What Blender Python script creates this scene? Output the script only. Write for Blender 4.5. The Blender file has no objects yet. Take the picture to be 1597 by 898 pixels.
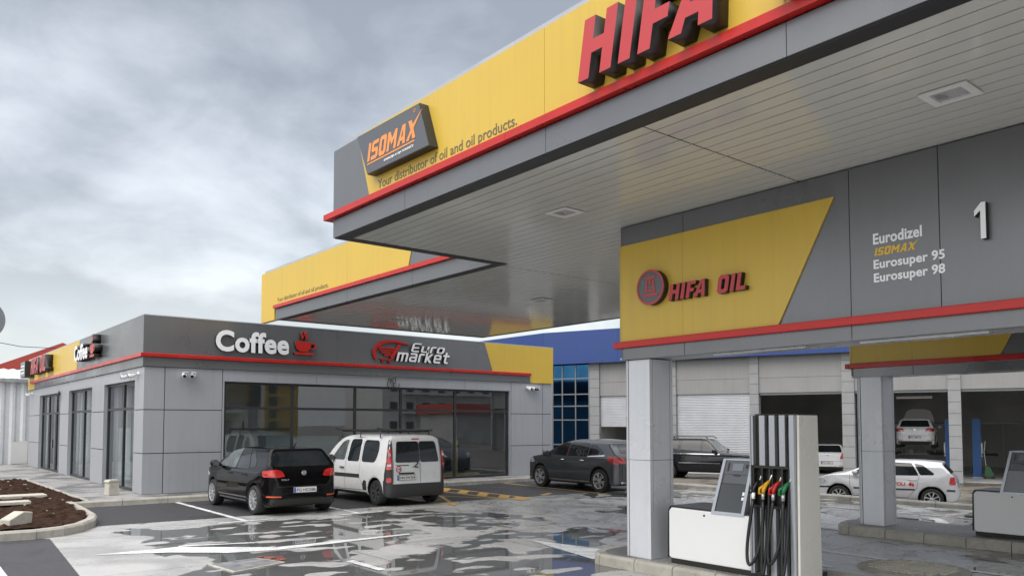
import bpy, bmesh, math, random
from mathutils import Vector, Matrix, noise
from mathutils.bvhtree import BVHTree
R = math.radians
random.seed(7)
S = bpy.context.scene
COL = S.collection

# ------------------------------------------------------------------ camera, sky, sun, exposure
cd = bpy.data.cameras.new("camera"); cam = bpy.data.objects.new("camera", cd); COL.objects.link(cam)
cam.location = (0, 0, 1.85); cam.rotation_euler = (R(90 + 2.994), 0, -0.682159)
cd.sensor_width = 36; cd.lens = 27.856; cd.shift_x = 0; cd.shift_y = 0.0930
cd.clip_start = 0.05; cd.clip_end = 3000
S.camera = cam

SUN_EL, SUN_AZ = 50, 258        # degrees, azimuth clockwise from +Y: light comes from the open left side
w = bpy.data.worlds.new("World"); S.world = w; w.use_nodes = True
nt = w.node_tree; nt.nodes.clear()
def wn(t, **k):
    n = nt.nodes.new(t)
    for a, b in k.items(): setattr(n, a, b)
    return n
out = wn('ShaderNodeOutputWorld'); bg = wn('ShaderNodeBackground'); bg2 = wn('ShaderNodeBackground'); add = wn('ShaderNodeAddShader')
sky = wn('ShaderNodeTexSky'); sky.sky_type = 'NISHITA'; sky.sun_disc = False
sky.sun_elevation = R(SUN_EL); sky.sun_rotation = R(SUN_AZ); sky.air_density = 1.2; sky.dust_density = 3
bg.inputs[1].default_value = 0.05
nt.links.new(sky.outputs[0], bg.inputs[0])
tc = wn('ShaderNodeTexCoord'); sep = wn('ShaderNodeSeparateXYZ'); nt.links.new(tc.outputs['Generated'], sep.inputs[0])
def wm(op, a, b=None, c=None):
    n = wn('ShaderNodeMath', operation=op)
    for i, v in enumerate((a, b, c)):
        if v is None: continue
        if isinstance(v, (int, float)): n.inputs[i].default_value = v
        else: nt.links.new(v, n.inputs[i])
    return n.outputs[0]
zc = wm('MAXIMUM', sep.outputs[2], 0.0)
den = wm('ADD', zc, 0.34)
comb = wn('ShaderNodeCombineXYZ')
nt.links.new(wm('DIVIDE', sep.outputs[0], den), comb.inputs[0]); nt.links.new(wm('DIVIDE', sep.outputs[1], den), comb.inputs[1])
def wnoise(scale, det, rough, dist, off):
    mp = wn('ShaderNodeMapping'); mp.inputs['Location'].default_value = off
    nt.links.new(comb.outputs[0], mp.inputs[0])
    n = wn('ShaderNodeTexNoise'); n.inputs['Scale'].default_value = scale; n.inputs['Detail'].default_value = det
    n.inputs['Roughness'].default_value = rough; n.inputs['Distortion'].default_value = dist
    nt.links.new(mp.outputs[0], n.inputs['Vector']); return n.outputs['Fac']
def wramp(f, stops):
    r = wn('ShaderNodeValToRGB'); e = r.color_ramp.elements
    while len(e) < len(stops): e.new(0.5)
    for k, (p, c) in zip(e, stops): k.position = p; k.color = (*c, 1)
    nt.links.new(f, r.inputs[0]); return r.outputs[0]
cl = wm('ADD', wm('MULTIPLY', wnoise(1.7, 7, 0.52, 0.3, (3.4, 1.2, 0)), 0.8), wm('MULTIPLY', wnoise(5.5, 8, 0.56, 0.5, (7, 2, 1)), 0.2))
cl = wm('ADD', cl, wm('MULTIPLY', wm('SUBTRACT', 0.2, zc), 0.34))          # heavier overhead, lighter low down
cloudc = wramp(cl, [(0.36, (0.21, 0.208, 0.207)), (0.44, (0.305, 0.305, 0.307)), (0.52, (0.43, 0.434, 0.438)), (0.62, (0.57, 0.575, 0.575))])
low = wramp(zc, [(0.0, (0.56, 0.59, 0.63)), (0.16, (0.46, 0.485, 0.52))])
mixc = wn('ShaderNodeMixRGB'); nt.links.new(cloudc, mixc.inputs[2]); nt.links.new(low, mixc.inputs[1])
nt.links.new(wramp(wm('ADD', zc, wm('MULTIPLY', wm('SUBTRACT', cl, 0.5), 0.5)), [(0.02, (0, 0, 0)), (0.14, (1, 1, 1))]), mixc.inputs[0])
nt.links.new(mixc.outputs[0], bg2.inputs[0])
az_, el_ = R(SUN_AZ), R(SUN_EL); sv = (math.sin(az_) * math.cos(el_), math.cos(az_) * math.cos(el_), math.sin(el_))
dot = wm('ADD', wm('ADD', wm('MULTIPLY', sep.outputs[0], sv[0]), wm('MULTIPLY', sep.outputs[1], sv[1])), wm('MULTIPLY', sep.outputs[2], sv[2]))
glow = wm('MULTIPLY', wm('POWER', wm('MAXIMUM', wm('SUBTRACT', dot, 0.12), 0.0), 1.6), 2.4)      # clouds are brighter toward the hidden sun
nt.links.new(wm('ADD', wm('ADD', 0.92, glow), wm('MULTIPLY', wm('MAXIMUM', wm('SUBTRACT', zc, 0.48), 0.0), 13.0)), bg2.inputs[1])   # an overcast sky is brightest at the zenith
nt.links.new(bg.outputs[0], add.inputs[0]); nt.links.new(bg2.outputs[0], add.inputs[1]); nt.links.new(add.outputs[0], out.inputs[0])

sd = bpy.data.lights.new("sun", 'SUN'); sd.energy = 1.1; sd.angle = R(45); sd.color = (1, 0.96, 0.9)
sun = bpy.data.objects.new("sun", sd); COL.objects.link(sun)
az, el = R(SUN_AZ), R(SUN_EL)
sdir = Vector((math.sin(az) * math.cos(el), math.cos(az) * math.cos(el), math.sin(el)))
sun.rotation_euler = (-sdir).to_track_quat('-Z', 'Y').to_euler(); sun.location = (-20, 5, 30)
S.view_settings.view_transform = 'Standard'; S.view_settings.look = 'None'
S.view_settings.exposure = 0.55; S.view_settings.gamma = 1; S.view_settings.use_curve_mapping = False

# ------------------------------------------------------------------ materials
def nodes_of(name):
    m = bpy.data.materials.new(name); m.use_nodes = True
    return m, m.node_tree, m.node_tree.nodes['Principled BSDF']
def link(t, a, b): t.links.new(a, b)
def noise_node(t, scale, detail=4, rough=0.55, dist=0, coord='Object', stretch=None):
    c = t.nodes.new('ShaderNodeTexCoord'); n = t.nodes.new('ShaderNodeTexNoise')
    n.inputs['Scale'].default_value = scale; n.inputs['Detail'].default_value = detail
    n.inputs['Roughness'].default_value = rough; n.inputs['Distortion'].default_value = dist
    if coord == 'Position':
        g = t.nodes.new('ShaderNodeNewGeometry'); src = g.outputs['Position']
    else: src = c.outputs[coord]
    if stretch:
        mp = t.nodes.new('ShaderNodeMapping'); mp.inputs['Scale'].default_value = stretch
        link(t, src, mp.inputs[0]); src = mp.outputs[0]
    link(t, src, n.inputs['Vector']); return n
def ramp(t, f, stops):
    r = t.nodes.new('ShaderNodeValToRGB'); e = r.color_ramp.elements
    while len(e) < len(stops): e.new(0.5)
    for k, (p, c) in zip(e, stops):
        k.position = p; k.color = (*c, 1) if not isinstance(c, (int, float)) else (c, c, c, 1)
    link(t, f, r.inputs[0]); return r.outputs[0]
def math_n(t, op, a, b=None, c=None):
    n = t.nodes.new('ShaderNodeMath'); n.operation = op
    for i, v in enumerate((a, b, c)):
        if v is None: continue
        if isinstance(v, (int, float)): n.inputs[i].default_value = v
        else: link(t, v, n.inputs[i])
    return n.outputs[0]
def mix_n(t, f, a, b):
    n = t.nodes.new('ShaderNodeMixRGB')
    for i, v in enumerate((f, a, b)):
        if isinstance(v, tuple): n.inputs[i].default_value = (*v, 1)
        elif isinstance(v, (int, float)): n.inputs[i].default_value = v
        else: link(t, v, n.inputs[i])
    return n.outputs[0]
def mat(name, col, rough=0.5, metal=0.0, spec=0.5, coat=0.0, var=0.06, vscale=1.5, rvar=0.08, bump=0.0, bscale=40, stretch=None, grime=0.0, streak=0.0):
    m, t, p = nodes_of(name)
    n = noise_node(t, vscale, 5, stretch=stretch)
    lo = tuple(c * (1 - var) for c in col); hi = tuple(min(1, c * (1 + var)) for c in col)
    c = ramp(t, n.outputs['Fac'], [(0.3, lo), (0.7, hi)])
    if grime:
        g = noise_node(t, 9, 6, 0.65, 0.4)
        c = mix_n(t, math_n(t, 'MULTIPLY', ramp(t, g.outputs['Fac'], [(0.5, 0.0), (0.75, 1.0)]), grime), c, (0.13, 0.11, 0.085))
    if streak:      # rain marks running down the panels
        sn = noise_node(t, 1.0, 6, 0.7, 0.2, 'Position', (9, 9, 0.35)); sn2 = noise_node(t, 0.5, 4, 0.6, 0, 'Position')
        c = mix_n(t, math_n(t, 'MULTIPLY', math_n(t, 'MULTIPLY', ramp(t, sn.outputs['Fac'], [(0.45, 0.0), (0.75, 1.0)]), ramp(t, sn2.outputs['Fac'], [(0.35, 0.2), (0.65, 1.0)])), streak), c, (0.09, 0.085, 0.075))
    link(t, c, p.inputs['Base Color'])
    link(t, ramp(t, n.outputs['Fac'], [(0.3, max(0.02, rough - rvar)), (0.7, min(1, rough + rvar))]), p.inputs['Roughness'])
    p.inputs['Metallic'].default_value = metal; p.inputs['Specular IOR Level'].default_value = spec
    p.inputs['Coat Weight'].default_value = coat; p.inputs['Coat Roughness'].default_value = 0.04
    if bump:
        b = t.nodes.new('ShaderNodeBump'); b.inputs['Strength'].default_value = bump; b.inputs['Distance'].default_value = 0.01
        link(t, noise_node(t, bscale, 6, 0.6).outputs['Fac'], b.inputs['Height']); link(t, b.outputs[0], p.inputs['Normal'])
    return m
def glass_mat(name, tint, refl_ior=1.6, rough=0.0):
    m, t, p = nodes_of(name); t.nodes.remove(p)
    o = t.nodes['Material Output']; tr = t.nodes.new('ShaderNodeBsdfTransparent'); gl = t.nodes.new('ShaderNodeBsdfGlossy'); mx = t.nodes.new('ShaderNodeMixShader'); fr = t.nodes.new('ShaderNodeFresnel')
    tr.inputs[0].default_value = (*tint, 1); gl.inputs['Roughness'].default_value = rough; gl.inputs[0].default_value = (0.95, 0.97, 1, 1); fr.inputs[0].default_value = refl_ior
    bp = t.nodes.new('ShaderNodeBump'); bp.inputs['Strength'].default_value = 0.03; bp.inputs['Distance'].default_value = 0.02
    link(t, noise_node(t, 0.7, 2).outputs['Fac'], bp.inputs['Height']); link(t, bp.outputs[0], gl.inputs['Normal'])
    gn = t.nodes.new('ShaderNodeNewGeometry'); link(t, math_n(t, 'MULTIPLY', fr.outputs[0], math_n(t, 'SUBTRACT', 1.0, gn.outputs['Backfacing'])), mx.inputs[0]); link(t, tr.outputs[0], mx.inputs[1]); link(t, gl.outputs[0], mx.inputs[2]); link(t, mx.outputs[0], o.inputs[0])
    return m

M = {}
M['yellow'] = mat('yellow_panel', (0.58, 0.395, 0.052), 0.38, var=0.035, vscale=0.6, streak=0.14)
M['grey'] = mat('dark_grey_panel', (0.165, 0.17, 0.178), 0.30, metal=0.45, var=0.05, vscale=0.7, streak=0.15)
M['silver'] = mat('light_grey_panel', (0.375, 0.39, 0.415), 0.36, metal=0.25, var=0.045, vscale=0.6, grime=0.05, streak=0.22)
M['column'] = mat('pale_column_panel', (0.60, 0.62, 0.655), 0.34, metal=0.2, var=0.04, vscale=0.8, grime=0.06, streak=0.16)
M['red'] = mat('red_trim', (0.46, 0.020, 0.016), 0.30, spec=0.35, coat=0.05, var=0.08, vscale=3)
M['redletter'] = mat('red_letter', (0.44, 0.035, 0.038), 0.36, var=0.05)
M['darkside'] = mat('dark_letter_side', (0.018, 0.016, 0.015), 0.45)
M['white'] = mat('white_letter', (0.82, 0.83, 0.84), 0.4, var=0.03)
M['black'] = mat('black_trim', (0.012, 0.012, 0.0085), 0.4)
M['gap'] = mat('black_gap', (0.01, 0.01, 0.011), 0.8)
M['soffit'] = mat('soffit_board', (0.55, 0.55, 0.51), 0.11, var=0.04, vscale=0.5, rvar=0.03, spec=0.6)
M['lip'] = mat('dark_lip', (0.02, 0.02, 0.021), 0.5)
M['coping'] = mat('pale_coping', (0.42, 0.44, 0.47), 0.35, metal=0.4)
M['orange'] = mat('orange_letter', (0.72, 0.26, 0.06), 0.35)
M['charcoal'] = mat('charcoal_face', (0.085, 0.09, 0.10), 0.3)
M['texty'] = mat('grey_print', (0.13, 0.115, 0.06), 0.5)
M['goldtext'] = mat('gold_print', (0.72, 0.45, 0.03), 0.45)
M['frame'] = mat('window_frame', (0.025, 0.026, 0.028), 0.4)
M['glass'] = glass_mat('shop_glass', (0.74, 0.79, 0.80), 2.1)
M['glassdark'] = mat('blue_curtain_glass', (0.016, 0.062, 0.13), 0.06, metal=1.0, var=0.3, vscale=0.8, rvar=0.02)
M['mullion'] = mat('grey_mullion', (0.20, 0.21, 0.22), 0.4, metal=0.5)
M['blue'] = mat('blue_fascia', (0.010, 0.040, 0.175), 0.34, var=0.08, vscale=0.5)
M['bluepost'] = mat('blue_steel', (0.018, 0.085, 0.26), 0.4, var=0.1, vscale=4)
M['door'] = mat('white_shutter', (0.47, 0.485, 0.51), 0.4, metal=0.2)
M['garagewall'] = mat('grey_cladding', (0.24, 0.24, 0.238), 0.55, var=0.05, streak=0.25)
M['block'] = mat('grey_block', (0.25, 0.255, 0.26), 0.7, var=0.09, vscale=2.5)
M['inner'] = mat('dim_plaster', (0.40, 0.40, 0.385), 0.8, var=0.2, vscale=0.6)
M['inner2'] = mat('white_plaster', (0.66, 0.66, 0.64), 0.8)
M['innerdoor'] = mat('pale_inner_door', (0.32, 0.33, 0.31), 0.6)
M['kerb'] = mat('concrete_kerb', (0.34, 0.325, 0.285), 0.75, var=0.16, vscale=3, bump=0.35, bscale=60, grime=0.45)
M['conc'] = mat('pale_concrete', (0.44, 0.42, 0.36), 0.8, var=0.15, vscale=4, bump=0.4, bscale=45, grime=0.35)
M['soil'] = mat('brown_soil', (0.034, 0.018, 0.011), 0.95, spec=0.1, var=0.5, vscale=7, bump=1.0, bscale=35)
M['paint'] = mat('white_road_paint', (0.72, 0.725, 0.725), 0.28, var=0.12, vscale=3, grime=0.25)
M['ypaint'] = mat('yellow_road_paint', (0.60, 0.36, 0.07), 0.4, var=0.12, vscale=4, grime=0.3)
M['cabinet'] = mat('white_cabinet', (0.68, 0.69, 0.69), 0.22, var=0.02, coat=0.2)
M['cream'] = mat('cream_cabinet', (0.62, 0.61, 0.56), 0.3, var=0.03)
M['alu'] = mat('brushed_aluminium', (0.38, 0.40, 0.43), 0.3, metal=0.6, stretch=(1, 1, 0.1))
M['rubber'] = mat('black_rubber', (0.008, 0.008, 0.009), 0.35)
M['screen'] = mat('display_glass', (0.018, 0.022, 0.028), 0.05, spec=0.8)
M['screen2'] = mat('display_screen', (0.16, 0.18, 0.20), 0.15)
M['nyellow'] = mat('yellow_plastic', (0.60, 0.32, 0.012), 0.4); M['nred'] = mat('red_plastic', (0.42, 0.018, 0.018), 0.4); M['ngreen'] = mat('green_plastic', (0.012, 0.14, 0.045), 0.4)
M['jack'] = mat('dull_green_paint', (0.02, 0.085, 0.03), 0.5)
M['chrome'] = mat('chrome', (0.75, 0.76, 0.78), 0.12, metal=1.0)
M['steel'] = mat('galvanised_steel', (0.42, 0.43, 0.44), 0.35, metal=0.7, var=0.15, vscale=6)
M['shed'] = mat('corrugated_sheet', (0.62, 0.63, 0.64), 0.45, metal=0.2, var=0.08, vscale=1, grime=0.12)
M['offwhite'] = mat('off_white_plaster', (0.62, 0.62, 0.60), 0.8, var=0.05)
M['redverge'] = mat('red_verge', (0.42, 0.06, 0.045), 0.5)
M['tiles'] = mat('orange_roof_tiles', (0.30, 0.085, 0.045), 0.7, var=0.2, vscale=3)
M['plaster1'] = mat('beige_plaster', (0.58, 0.54, 0.46), 0.85); M['plaster2'] = mat('ochre_plaster', (0.48, 0.33, 0.08), 0.85); M['plaster3'] = mat('pale_grey_plaster', (0.60, 0.60, 0.60), 0.85)
M['winblack'] = mat('dark_window', (0.02, 0.022, 0.026), 0.08, spec=0.7)
M['lamp'] = mat('lamp_lens', (0.42, 0.43, 0.44), 0.12, spec=0.7, var=0.15, vscale=14)
M['floor'] = mat('shop_floor_tile', (0.42, 0.42, 0.41), 0.3)
M['shelfw'] = mat('white_shelving', (0.70, 0.71, 0.70), 0.4)
M['wood'] = mat('pale_timber', (0.46, 0.31, 0.14), 0.6)

# wet forecourt concrete: dry blotches over standing water
def forecourt_mat():
    m, t, p = nodes_of('wet_concrete')
    g = t.nodes.new('ShaderNodeNewGeometry'); s = t.nodes.new('ShaderNodeSeparateXYZ'); link(t, g.outputs['Position'], s.inputs[0])
    X, Y = s.outputs[0], s.outputs[1]
    def mr(v, a, b):
        n = t.nodes.new('ShaderNodeMapRange'); n.interpolation_type = 'SMOOTHSTEP'
        n.inputs[1].default_value = a; n.inputs[2].default_value = b; link(t, v, n.inputs[0]); return n.outputs[0]
    # water stands in one broad shallow dip before the shop and beyond the far island; elsewhere the slab only glistens
    dip = math_n(t, 'MULTIPLY', math_n(t, 'MULTIPLY', mr(X, 2.5, 3.6), mr(X, 11.0, 8.4)), math_n(t, 'MULTIPLY', mr(Y, 15.6, 14.6), mr(Y, 5.5, 7.5)))
    tx, ty = math_n(t, 'MULTIPLY', math_n(t, 'SUBTRACT', X, 7.9), 0.42), math_n(t, 'MULTIPLY', math_n(t, 'SUBTRACT', Y, 10.4), 0.85)
    tongue = mr(math_n(t, 'ADD', math_n(t, 'MULTIPLY', tx, tx), math_n(t, 'MULTIPLY', ty, ty)), 1.0, 0.25)
    far = math_n(t, 'MULTIPLY', mr(X, 14.5, 15.4), 0.75)
    zone = math_n(t, 'SUBTRACT', math_n(t, 'MAXIMUM', dip, far), math_n(t, 'MULTIPLY', tongue, 0.7))
    big = noise_node(t, 0.55, 5, 0.5, 0.4, 'Position').outputs['Fac']
    w_ = math_n(t, 'ADD', big, math_n(t, 'MULTIPLY', math_n(t, 'SUBTRACT', zone, 0.62), 0.20))
    mp = t.nodes.new('ShaderNodeMapping'); mp.inputs['Rotation'].default_value = (0, 0, R(39)); mp.inputs['Scale'].default_value = (0.85, 1.35, 1); link(t, g.outputs['Position'], mp.inputs[0])
    iso = t.nodes.new('ShaderNodeTexNoise'); iso.inputs['Scale'].default_value = 1.75; iso.inputs['Detail'].default_value = 1.6; iso.inputs['Roughness'].default_value = 0.4; link(t, mp.outputs[0], iso.inputs['Vector'])
    island = ramp(t, iso.outputs['Fac'], [(0.562, 0.0), (0.594, 1.0)])
    wet = math_n(t, 'MULTIPLY', ramp(t, w_, [(0.486, 0.0), (0.507, 1.0)]), math_n(t, 'SUBTRACT', 1.0, island))
    dn = noise_node(t, 0.7, 6, 0.6, 0.8, 'Position').outputs['Fac']
    damp = ramp(t, dn, [(0.36, 0.0), (0.58, 1.0)])
    fine = noise_node(t, 26, 8, 0.75, 0, 'Position').outputs['Fac']
    stain = noise_node(t, 2.2, 6, 0.65, 1.0, 'Position', (1.0, 0.55, 1)).outputs['Fac']
    # thin runnels and tyre tracks along the driving direction, and saw-cut slab joints
    rn = noise_node(t, 1.0, 4, 0.55, 0.6, 'Position', (1.1, 0.42, 1)).outputs['Fac']
    run = ramp(t, math_n(t, 'ABSOLUTE', math_n(t, 'SUBTRACT', rn, 0.5)), [(0.004, 1.0), (0.012, 0.0)])
    def joint(v, per, off):
        f = math_n(t, 'FRACT', math_n(t, 'DIVIDE', math_n(t, 'ADD', v, off), per)); return ramp(t, math_n(t, 'ABSOLUTE', math_n(t, 'SUBTRACT', f, 0.5)), [(0.0012, 1.0), (0.0022, 0.0)])
    jt = math_n(t, 'MAXIMUM', joint(X, 4.6, 1.3), joint(Y, 4.6, 0.7))
    dryc = mix_n(t, fine, mix_n(t, stain, (0.32, 0.32, 0.315), (0.46, 0.455, 0.445)), mix_n(t, stain, (0.42, 0.42, 0.415), (0.55, 0.545, 0.53)))
    dampc = mix_n(t, fine, (0.33, 0.332, 0.33), (0.44, 0.44, 0.435))
    wetc = mix_n(t, stain, (0.075, 0.078, 0.078), (0.14, 0.142, 0.14))
    c = mix_n(t, wet, mix_n(t, damp, dryc, dampc), wetc)
    c = mix_n(t, math_n(t, 'MULTIPLY', run, math_n(t, 'MULTIPLY', mr(X, 7.2, 9.0), 0.75)), c, (0.05, 0.05, 0.05))
    c = mix_n(t, math_n(t, 'MULTIPLY', jt, 0.8), c, (0.05, 0.05, 0.048))
    link(t, c, p.inputs['Base Color'])
    rg = mix_n(t, wet, mix_n(t, damp, (0.42, 0.42, 0.42), (0.19, 0.19, 0.19)), (0.028, 0.028, 0.028))
    link(t, rg, p.inputs['Roughness']); p.inputs['Specular IOR Level'].default_value = 0.62
    b = t.nodes.new('ShaderNodeBump'); b.inputs['Distance'].default_value = 0.006
    link(t, math_n(t, 'MULTIPLY', math_n(t, 'SUBTRACT', 1.0, wet), 0.55), b.inputs['Strength'])
    link(t, fine, b.inputs['Height']); link(t, b.outputs[0], p.inputs['Normal'])
    return m
def asphalt_mat(name, base, wetlo, wethi, rwet=0.16):
    m, t, p = nodes_of(name)
    f = noise_node(t, 70, 6, 0.75, 0, 'Position').outputs['Fac']; b_ = noise_node(t, 0.9, 5, 0.6, 0.5, 'Position').outputs['Fac']
    wet = ramp(t, b_, [(wetlo, 0.0), (wethi, 1.0)])
    f = ramp(t, f, [(0.38, 0.0), (0.62, 1.0)])
    c = mix_n(t, f, tuple(x * 0.35 for x in base), tuple(x * 2.1 for x in base))
    link(t, mix_n(t, wet, c, tuple(x * 0.45 for x in base)), p.inputs['Base Color'])
    link(t, mix_n(t, wet, (0.6, 0.6, 0.6), (rwet, rwet, rwet)), p.inputs['Roughness'])
    b = t.nodes.new('ShaderNodeBump'); b.inputs['Strength'].default_value = 0.7; b.inputs['Distance'].default_value = 0.006
    link(t, f, b.inputs['Height']); link(t, b.outputs[0], p.inputs['Normal'])
    return m
M['forecourt'] = forecourt_mat()
M['asphalt'] = asphalt_mat('parking_asphalt', (0.024, 0.024, 0.027), 0.58, 0.72, 0.22)
M['road'] = asphalt_mat('road_asphalt', (0.040, 0.040, 0.046), 0.52, 0.66, 0.3)
M['yard'] = asphalt_mat('yard_ground', (0.115, 0.10, 0.08), 0.48, 0.6, 0.2)
M['pave'] = asphalt_mat('pavement_concrete', (0.25, 0.245, 0.24), 0.47, 0.62, 0.30)

# ------------------------------------------------------------------ mesh helpers
class MB:
    def __init__(s): s.v = []; s.f = []; s.m = []
    def add(s, vs, fs, m=0):
        o = len(s.v); s.v += [tuple(v) for v in vs]; s.f += [tuple(i + o for i in f) for f in fs]; s.m += [m] * len(fs); return s
    def box(s, x0, x1, y0, y1, z0, z1, m=0):
        v = [(x, y, z) for x in (x0, x1) for y in (y0, y1) for z in (z0, z1)]
        return s.add(v, [(0, 1, 3, 2), (4, 6, 7, 5), (0, 4, 5, 1), (2, 3, 7, 6), (0, 2, 6, 4), (1, 5, 7, 3)], m)
    def prism(s, pts, ax, a, b, m=0):
        def P(p, q): return {'x': (q, p[0], p[1]), 'y': (p[0], q, p[1]), 'z': (p[0], p[1], q)}[ax]
        n = len(pts); v = [P(p, a) for p in pts] + [P(p, b) for p in pts]
        return s.add(v, [tuple(range(n))[::-1], tuple(range(n, 2 * n))] + [(i, (i + 1) % n, n + (i + 1) % n, n + i) for i in range(n)], m)
    def tube(s, pts, r, n=8, m=0, cap=True):
        pts = [Vector(p) for p in pts]; rs = r if isinstance(r, (list, tuple)) else [r] * len(pts); vs = []; up = None
        for i, p in enumerate(pts):
            d = (pts[min(i + 1, len(pts) - 1)] - pts[max(i - 1, 0)]).normalized()
            if up is None: up = d.orthogonal().normalized()
            up = (up - d * up.dot(d)).normalized(); sd_ = d.cross(up)
            vs += [p + (up * math.cos(2 * math.pi * k / n) + sd_ * math.sin(2 * math.pi * k / n)) * rs[i] for k in range(n)]
        fs = [(i * n + k, i * n + (k + 1) % n, (i + 1) * n + (k + 1) % n, (i + 1) * n + k) for i in range(len(pts) - 1) for k in range(n)]
        if cap: fs += [tuple(range(n))[::-1], tuple(range((len(pts) - 1) * n, len(pts) * n))]
        return s.add(vs, fs, m)
    def lathe(s, prof, c, ax='z', n=24, m=0, cap=True):      # prof: (radius, along)
        vs = []
        for r_, h in prof:
            for k in range(n):
                a = 2 * math.pi * k / n; u, v_ = r_ * math.cos(a), r_ * math.sin(a)
                vs.append({'z': (c[0] + u, c[1] + v_, c[2] + h), 'x': (c[0] + h, c[1] + u, c[2] + v_), 'y': (c[0] + u, c[1] + h, c[2] + v_)}[ax])
        L = len(prof)
        fs = [(i * n + k, i * n + (k + 1) % n, (i + 1) * n + (k + 1) % n, (i + 1) * n + k) for i in range(L - 1) for k in range(n)]
        if cap and prof[0][0] > 1e-4: fs.append(tuple(range(n))[::-1])
        if cap and prof[-1][0] > 1e-4: fs.append(tuple(range((L - 1) * n, L * n)))
        return s.add(vs, fs, m)
    def build(s, name, mats, parent=None, smooth=False, bevel=0, local=False, seg=2, normals=True):
        me = bpy.data.meshes.new(name)
        me.from_pydata(s.v, [], s.f); me.update()
        if not isinstance(mats, (list, tuple)): mats = [mats]
        for x in mats: me.materials.append(x)
        for p, mi in zip(me.polygons, s.m): p.material_index = min(mi, len(mats) - 1)
        if normals:
            b = bmesh.new(); b.from_mesh(me); bmesh.ops.recalc_face_normals(b, faces=b.faces[:]); b.to_mesh(me); b.free()
        return place(name, me, parent, smooth, bevel, local, seg)
LOCAL = set()
def origin_of(o):
    v = Vector((0, 0, 0))
    while o: v += o.location; o = o.parent
    return v
def root_of(o):
    while o.parent: o = o.parent
    return o
def place(name, me, parent=None, smooth=False, bevel=0, local=False, seg=2):
    o = bpy.data.objects.new(name, me); COL.objects.link(o)
    if smooth:
        for p in me.polygons: p.use_smooth = True
    if parent:
        o.parent = parent
        if not (local or root_of(parent).name in LOCAL): o.location = -origin_of(parent)
    if bevel:
        b = o.modifiers.new('bevel', 'BEVEL'); b.width = bevel; b.segments = seg; b.limit_method = 'ANGLE'; b.angle_limit = R(40); b.harden_normals = False
    return o
def thing(name, loc, label, cat, group=None, rz=0, local=False):
    o = bpy.data.objects.new(name, None); COL.objects.link(o); o.location = loc; o.rotation_euler = (0, 0, rz); o.empty_display_size = 0.2
    o['label'] = label; o['category'] = cat
    if group: o['group'] = group
    if local: LOCAL.add(o.name)
    return o
def tag(o, label, cat, group=None):
    o['label'] = label; o['category'] = cat
    if group: o['group'] = group
    return o
def struct(o): o['kind'] = 'structure'; return o
def copy_tree(o, parent=None):
    c = o.copy(); COL.objects.link(c)
    if parent: c.parent = parent
    for ch in list(o.children): copy_tree(ch, c)
    return c

# lettering: flat shapes extruded along a wall normal.  frame = (origin, u, v, n)
def curve_mesh(cu):
    o = bpy.data.objects.new('tmp', cu); COL.objects.link(o)
    dg = bpy.context.evaluated_depsgraph_get(); dg.update()
    me = bpy.data.meshes.new_from_object(o.evaluated_get(dg))
    bpy.data.objects.remove(o); bpy.data.curves.remove(cu); return me
def text_geo(body, offset=0.0, shear=0.0, spacing=1.0):
    cu = bpy.data.curves.new('tmp', 'FONT'); cu.body = body; cu.extrude = 0.5; cu.offset = offset; cu.shear = shear
    cu.space_character = spacing; cu.resolution_u = 4; return curve_mesh(cu)
def loop_geo(loops):
    cu = bpy.data.curves.new('tmp', 'CURVE'); cu.dimensions = '2D'; cu.fill_mode = 'BOTH'; cu.extrude = 0.5
    for lp in loops:
        sp = cu.splines.new('POLY'); sp.points.add(len(lp) - 1); sp.use_cyclic_u = True
        for q, p in zip(sp.points, lp): q.co = (p[0], p[1], 0, 1)
    return curve_mesh(cu)
def on_wall(name, me, frame, uv, depth, mats, parent, flat=None, local=False):
    """uv = (u0, u1, v0, v1) box the shape is fitted into (u1 None keeps the aspect)"""
    O, U, V, N = [Vector(a) for a in frame]
    xs = [v.co.x for v in me.vertices]; ys = [v.co.y for v in me.vertices]
    x0, x1, y0, y1 = min(xs), max(xs), min(ys), max(ys)
    if flat: x0, x1, y0, y1 = flat
    u0, u1, v0, v1 = uv; sy = (v1 - v0) / (y1 - y0); sx = sy if u1 is None else (u1 - u0) / (x1 - x0)
    if not isinstance(mats, (list, tuple)): mats = [mats]
    me.materials.clear()
    for m_ in mats: me.materials.append(m_)
    for p in me.polygons: p.material_index = 0 if (abs(p.normal.z) > 0.9 or len(mats) == 1) else 1
    for v in me.vertices:
        c = v.co.copy(); v.co = O + U * (u0 + (c.x - x0) * sx) + V * (v0 + (c.y - y0) * sy) + N * ((c.z + 0.5) * depth)
    b = bmesh.new(); b.from_mesh(me); bmesh.ops.remove_doubles(b, verts=b.verts[:], dist=1e-5); bmesh.ops.recalc_face_normals(b, faces=b.faces[:]); b.to_mesh(me); b.free()
    me.name = name
    return place(name, me, parent, local=local)
def facing_left(x): return ((x, 0, 0), (0, -1, 0), (0, 0, 1), (-1, 0, 0))     # wall seen from -X; u = -y
def facing_front(y): return ((0, y, 0), (1, 0, 0), (0, 0, 1), (0, -1, 0))     # wall seen from -Y; u = x
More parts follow.
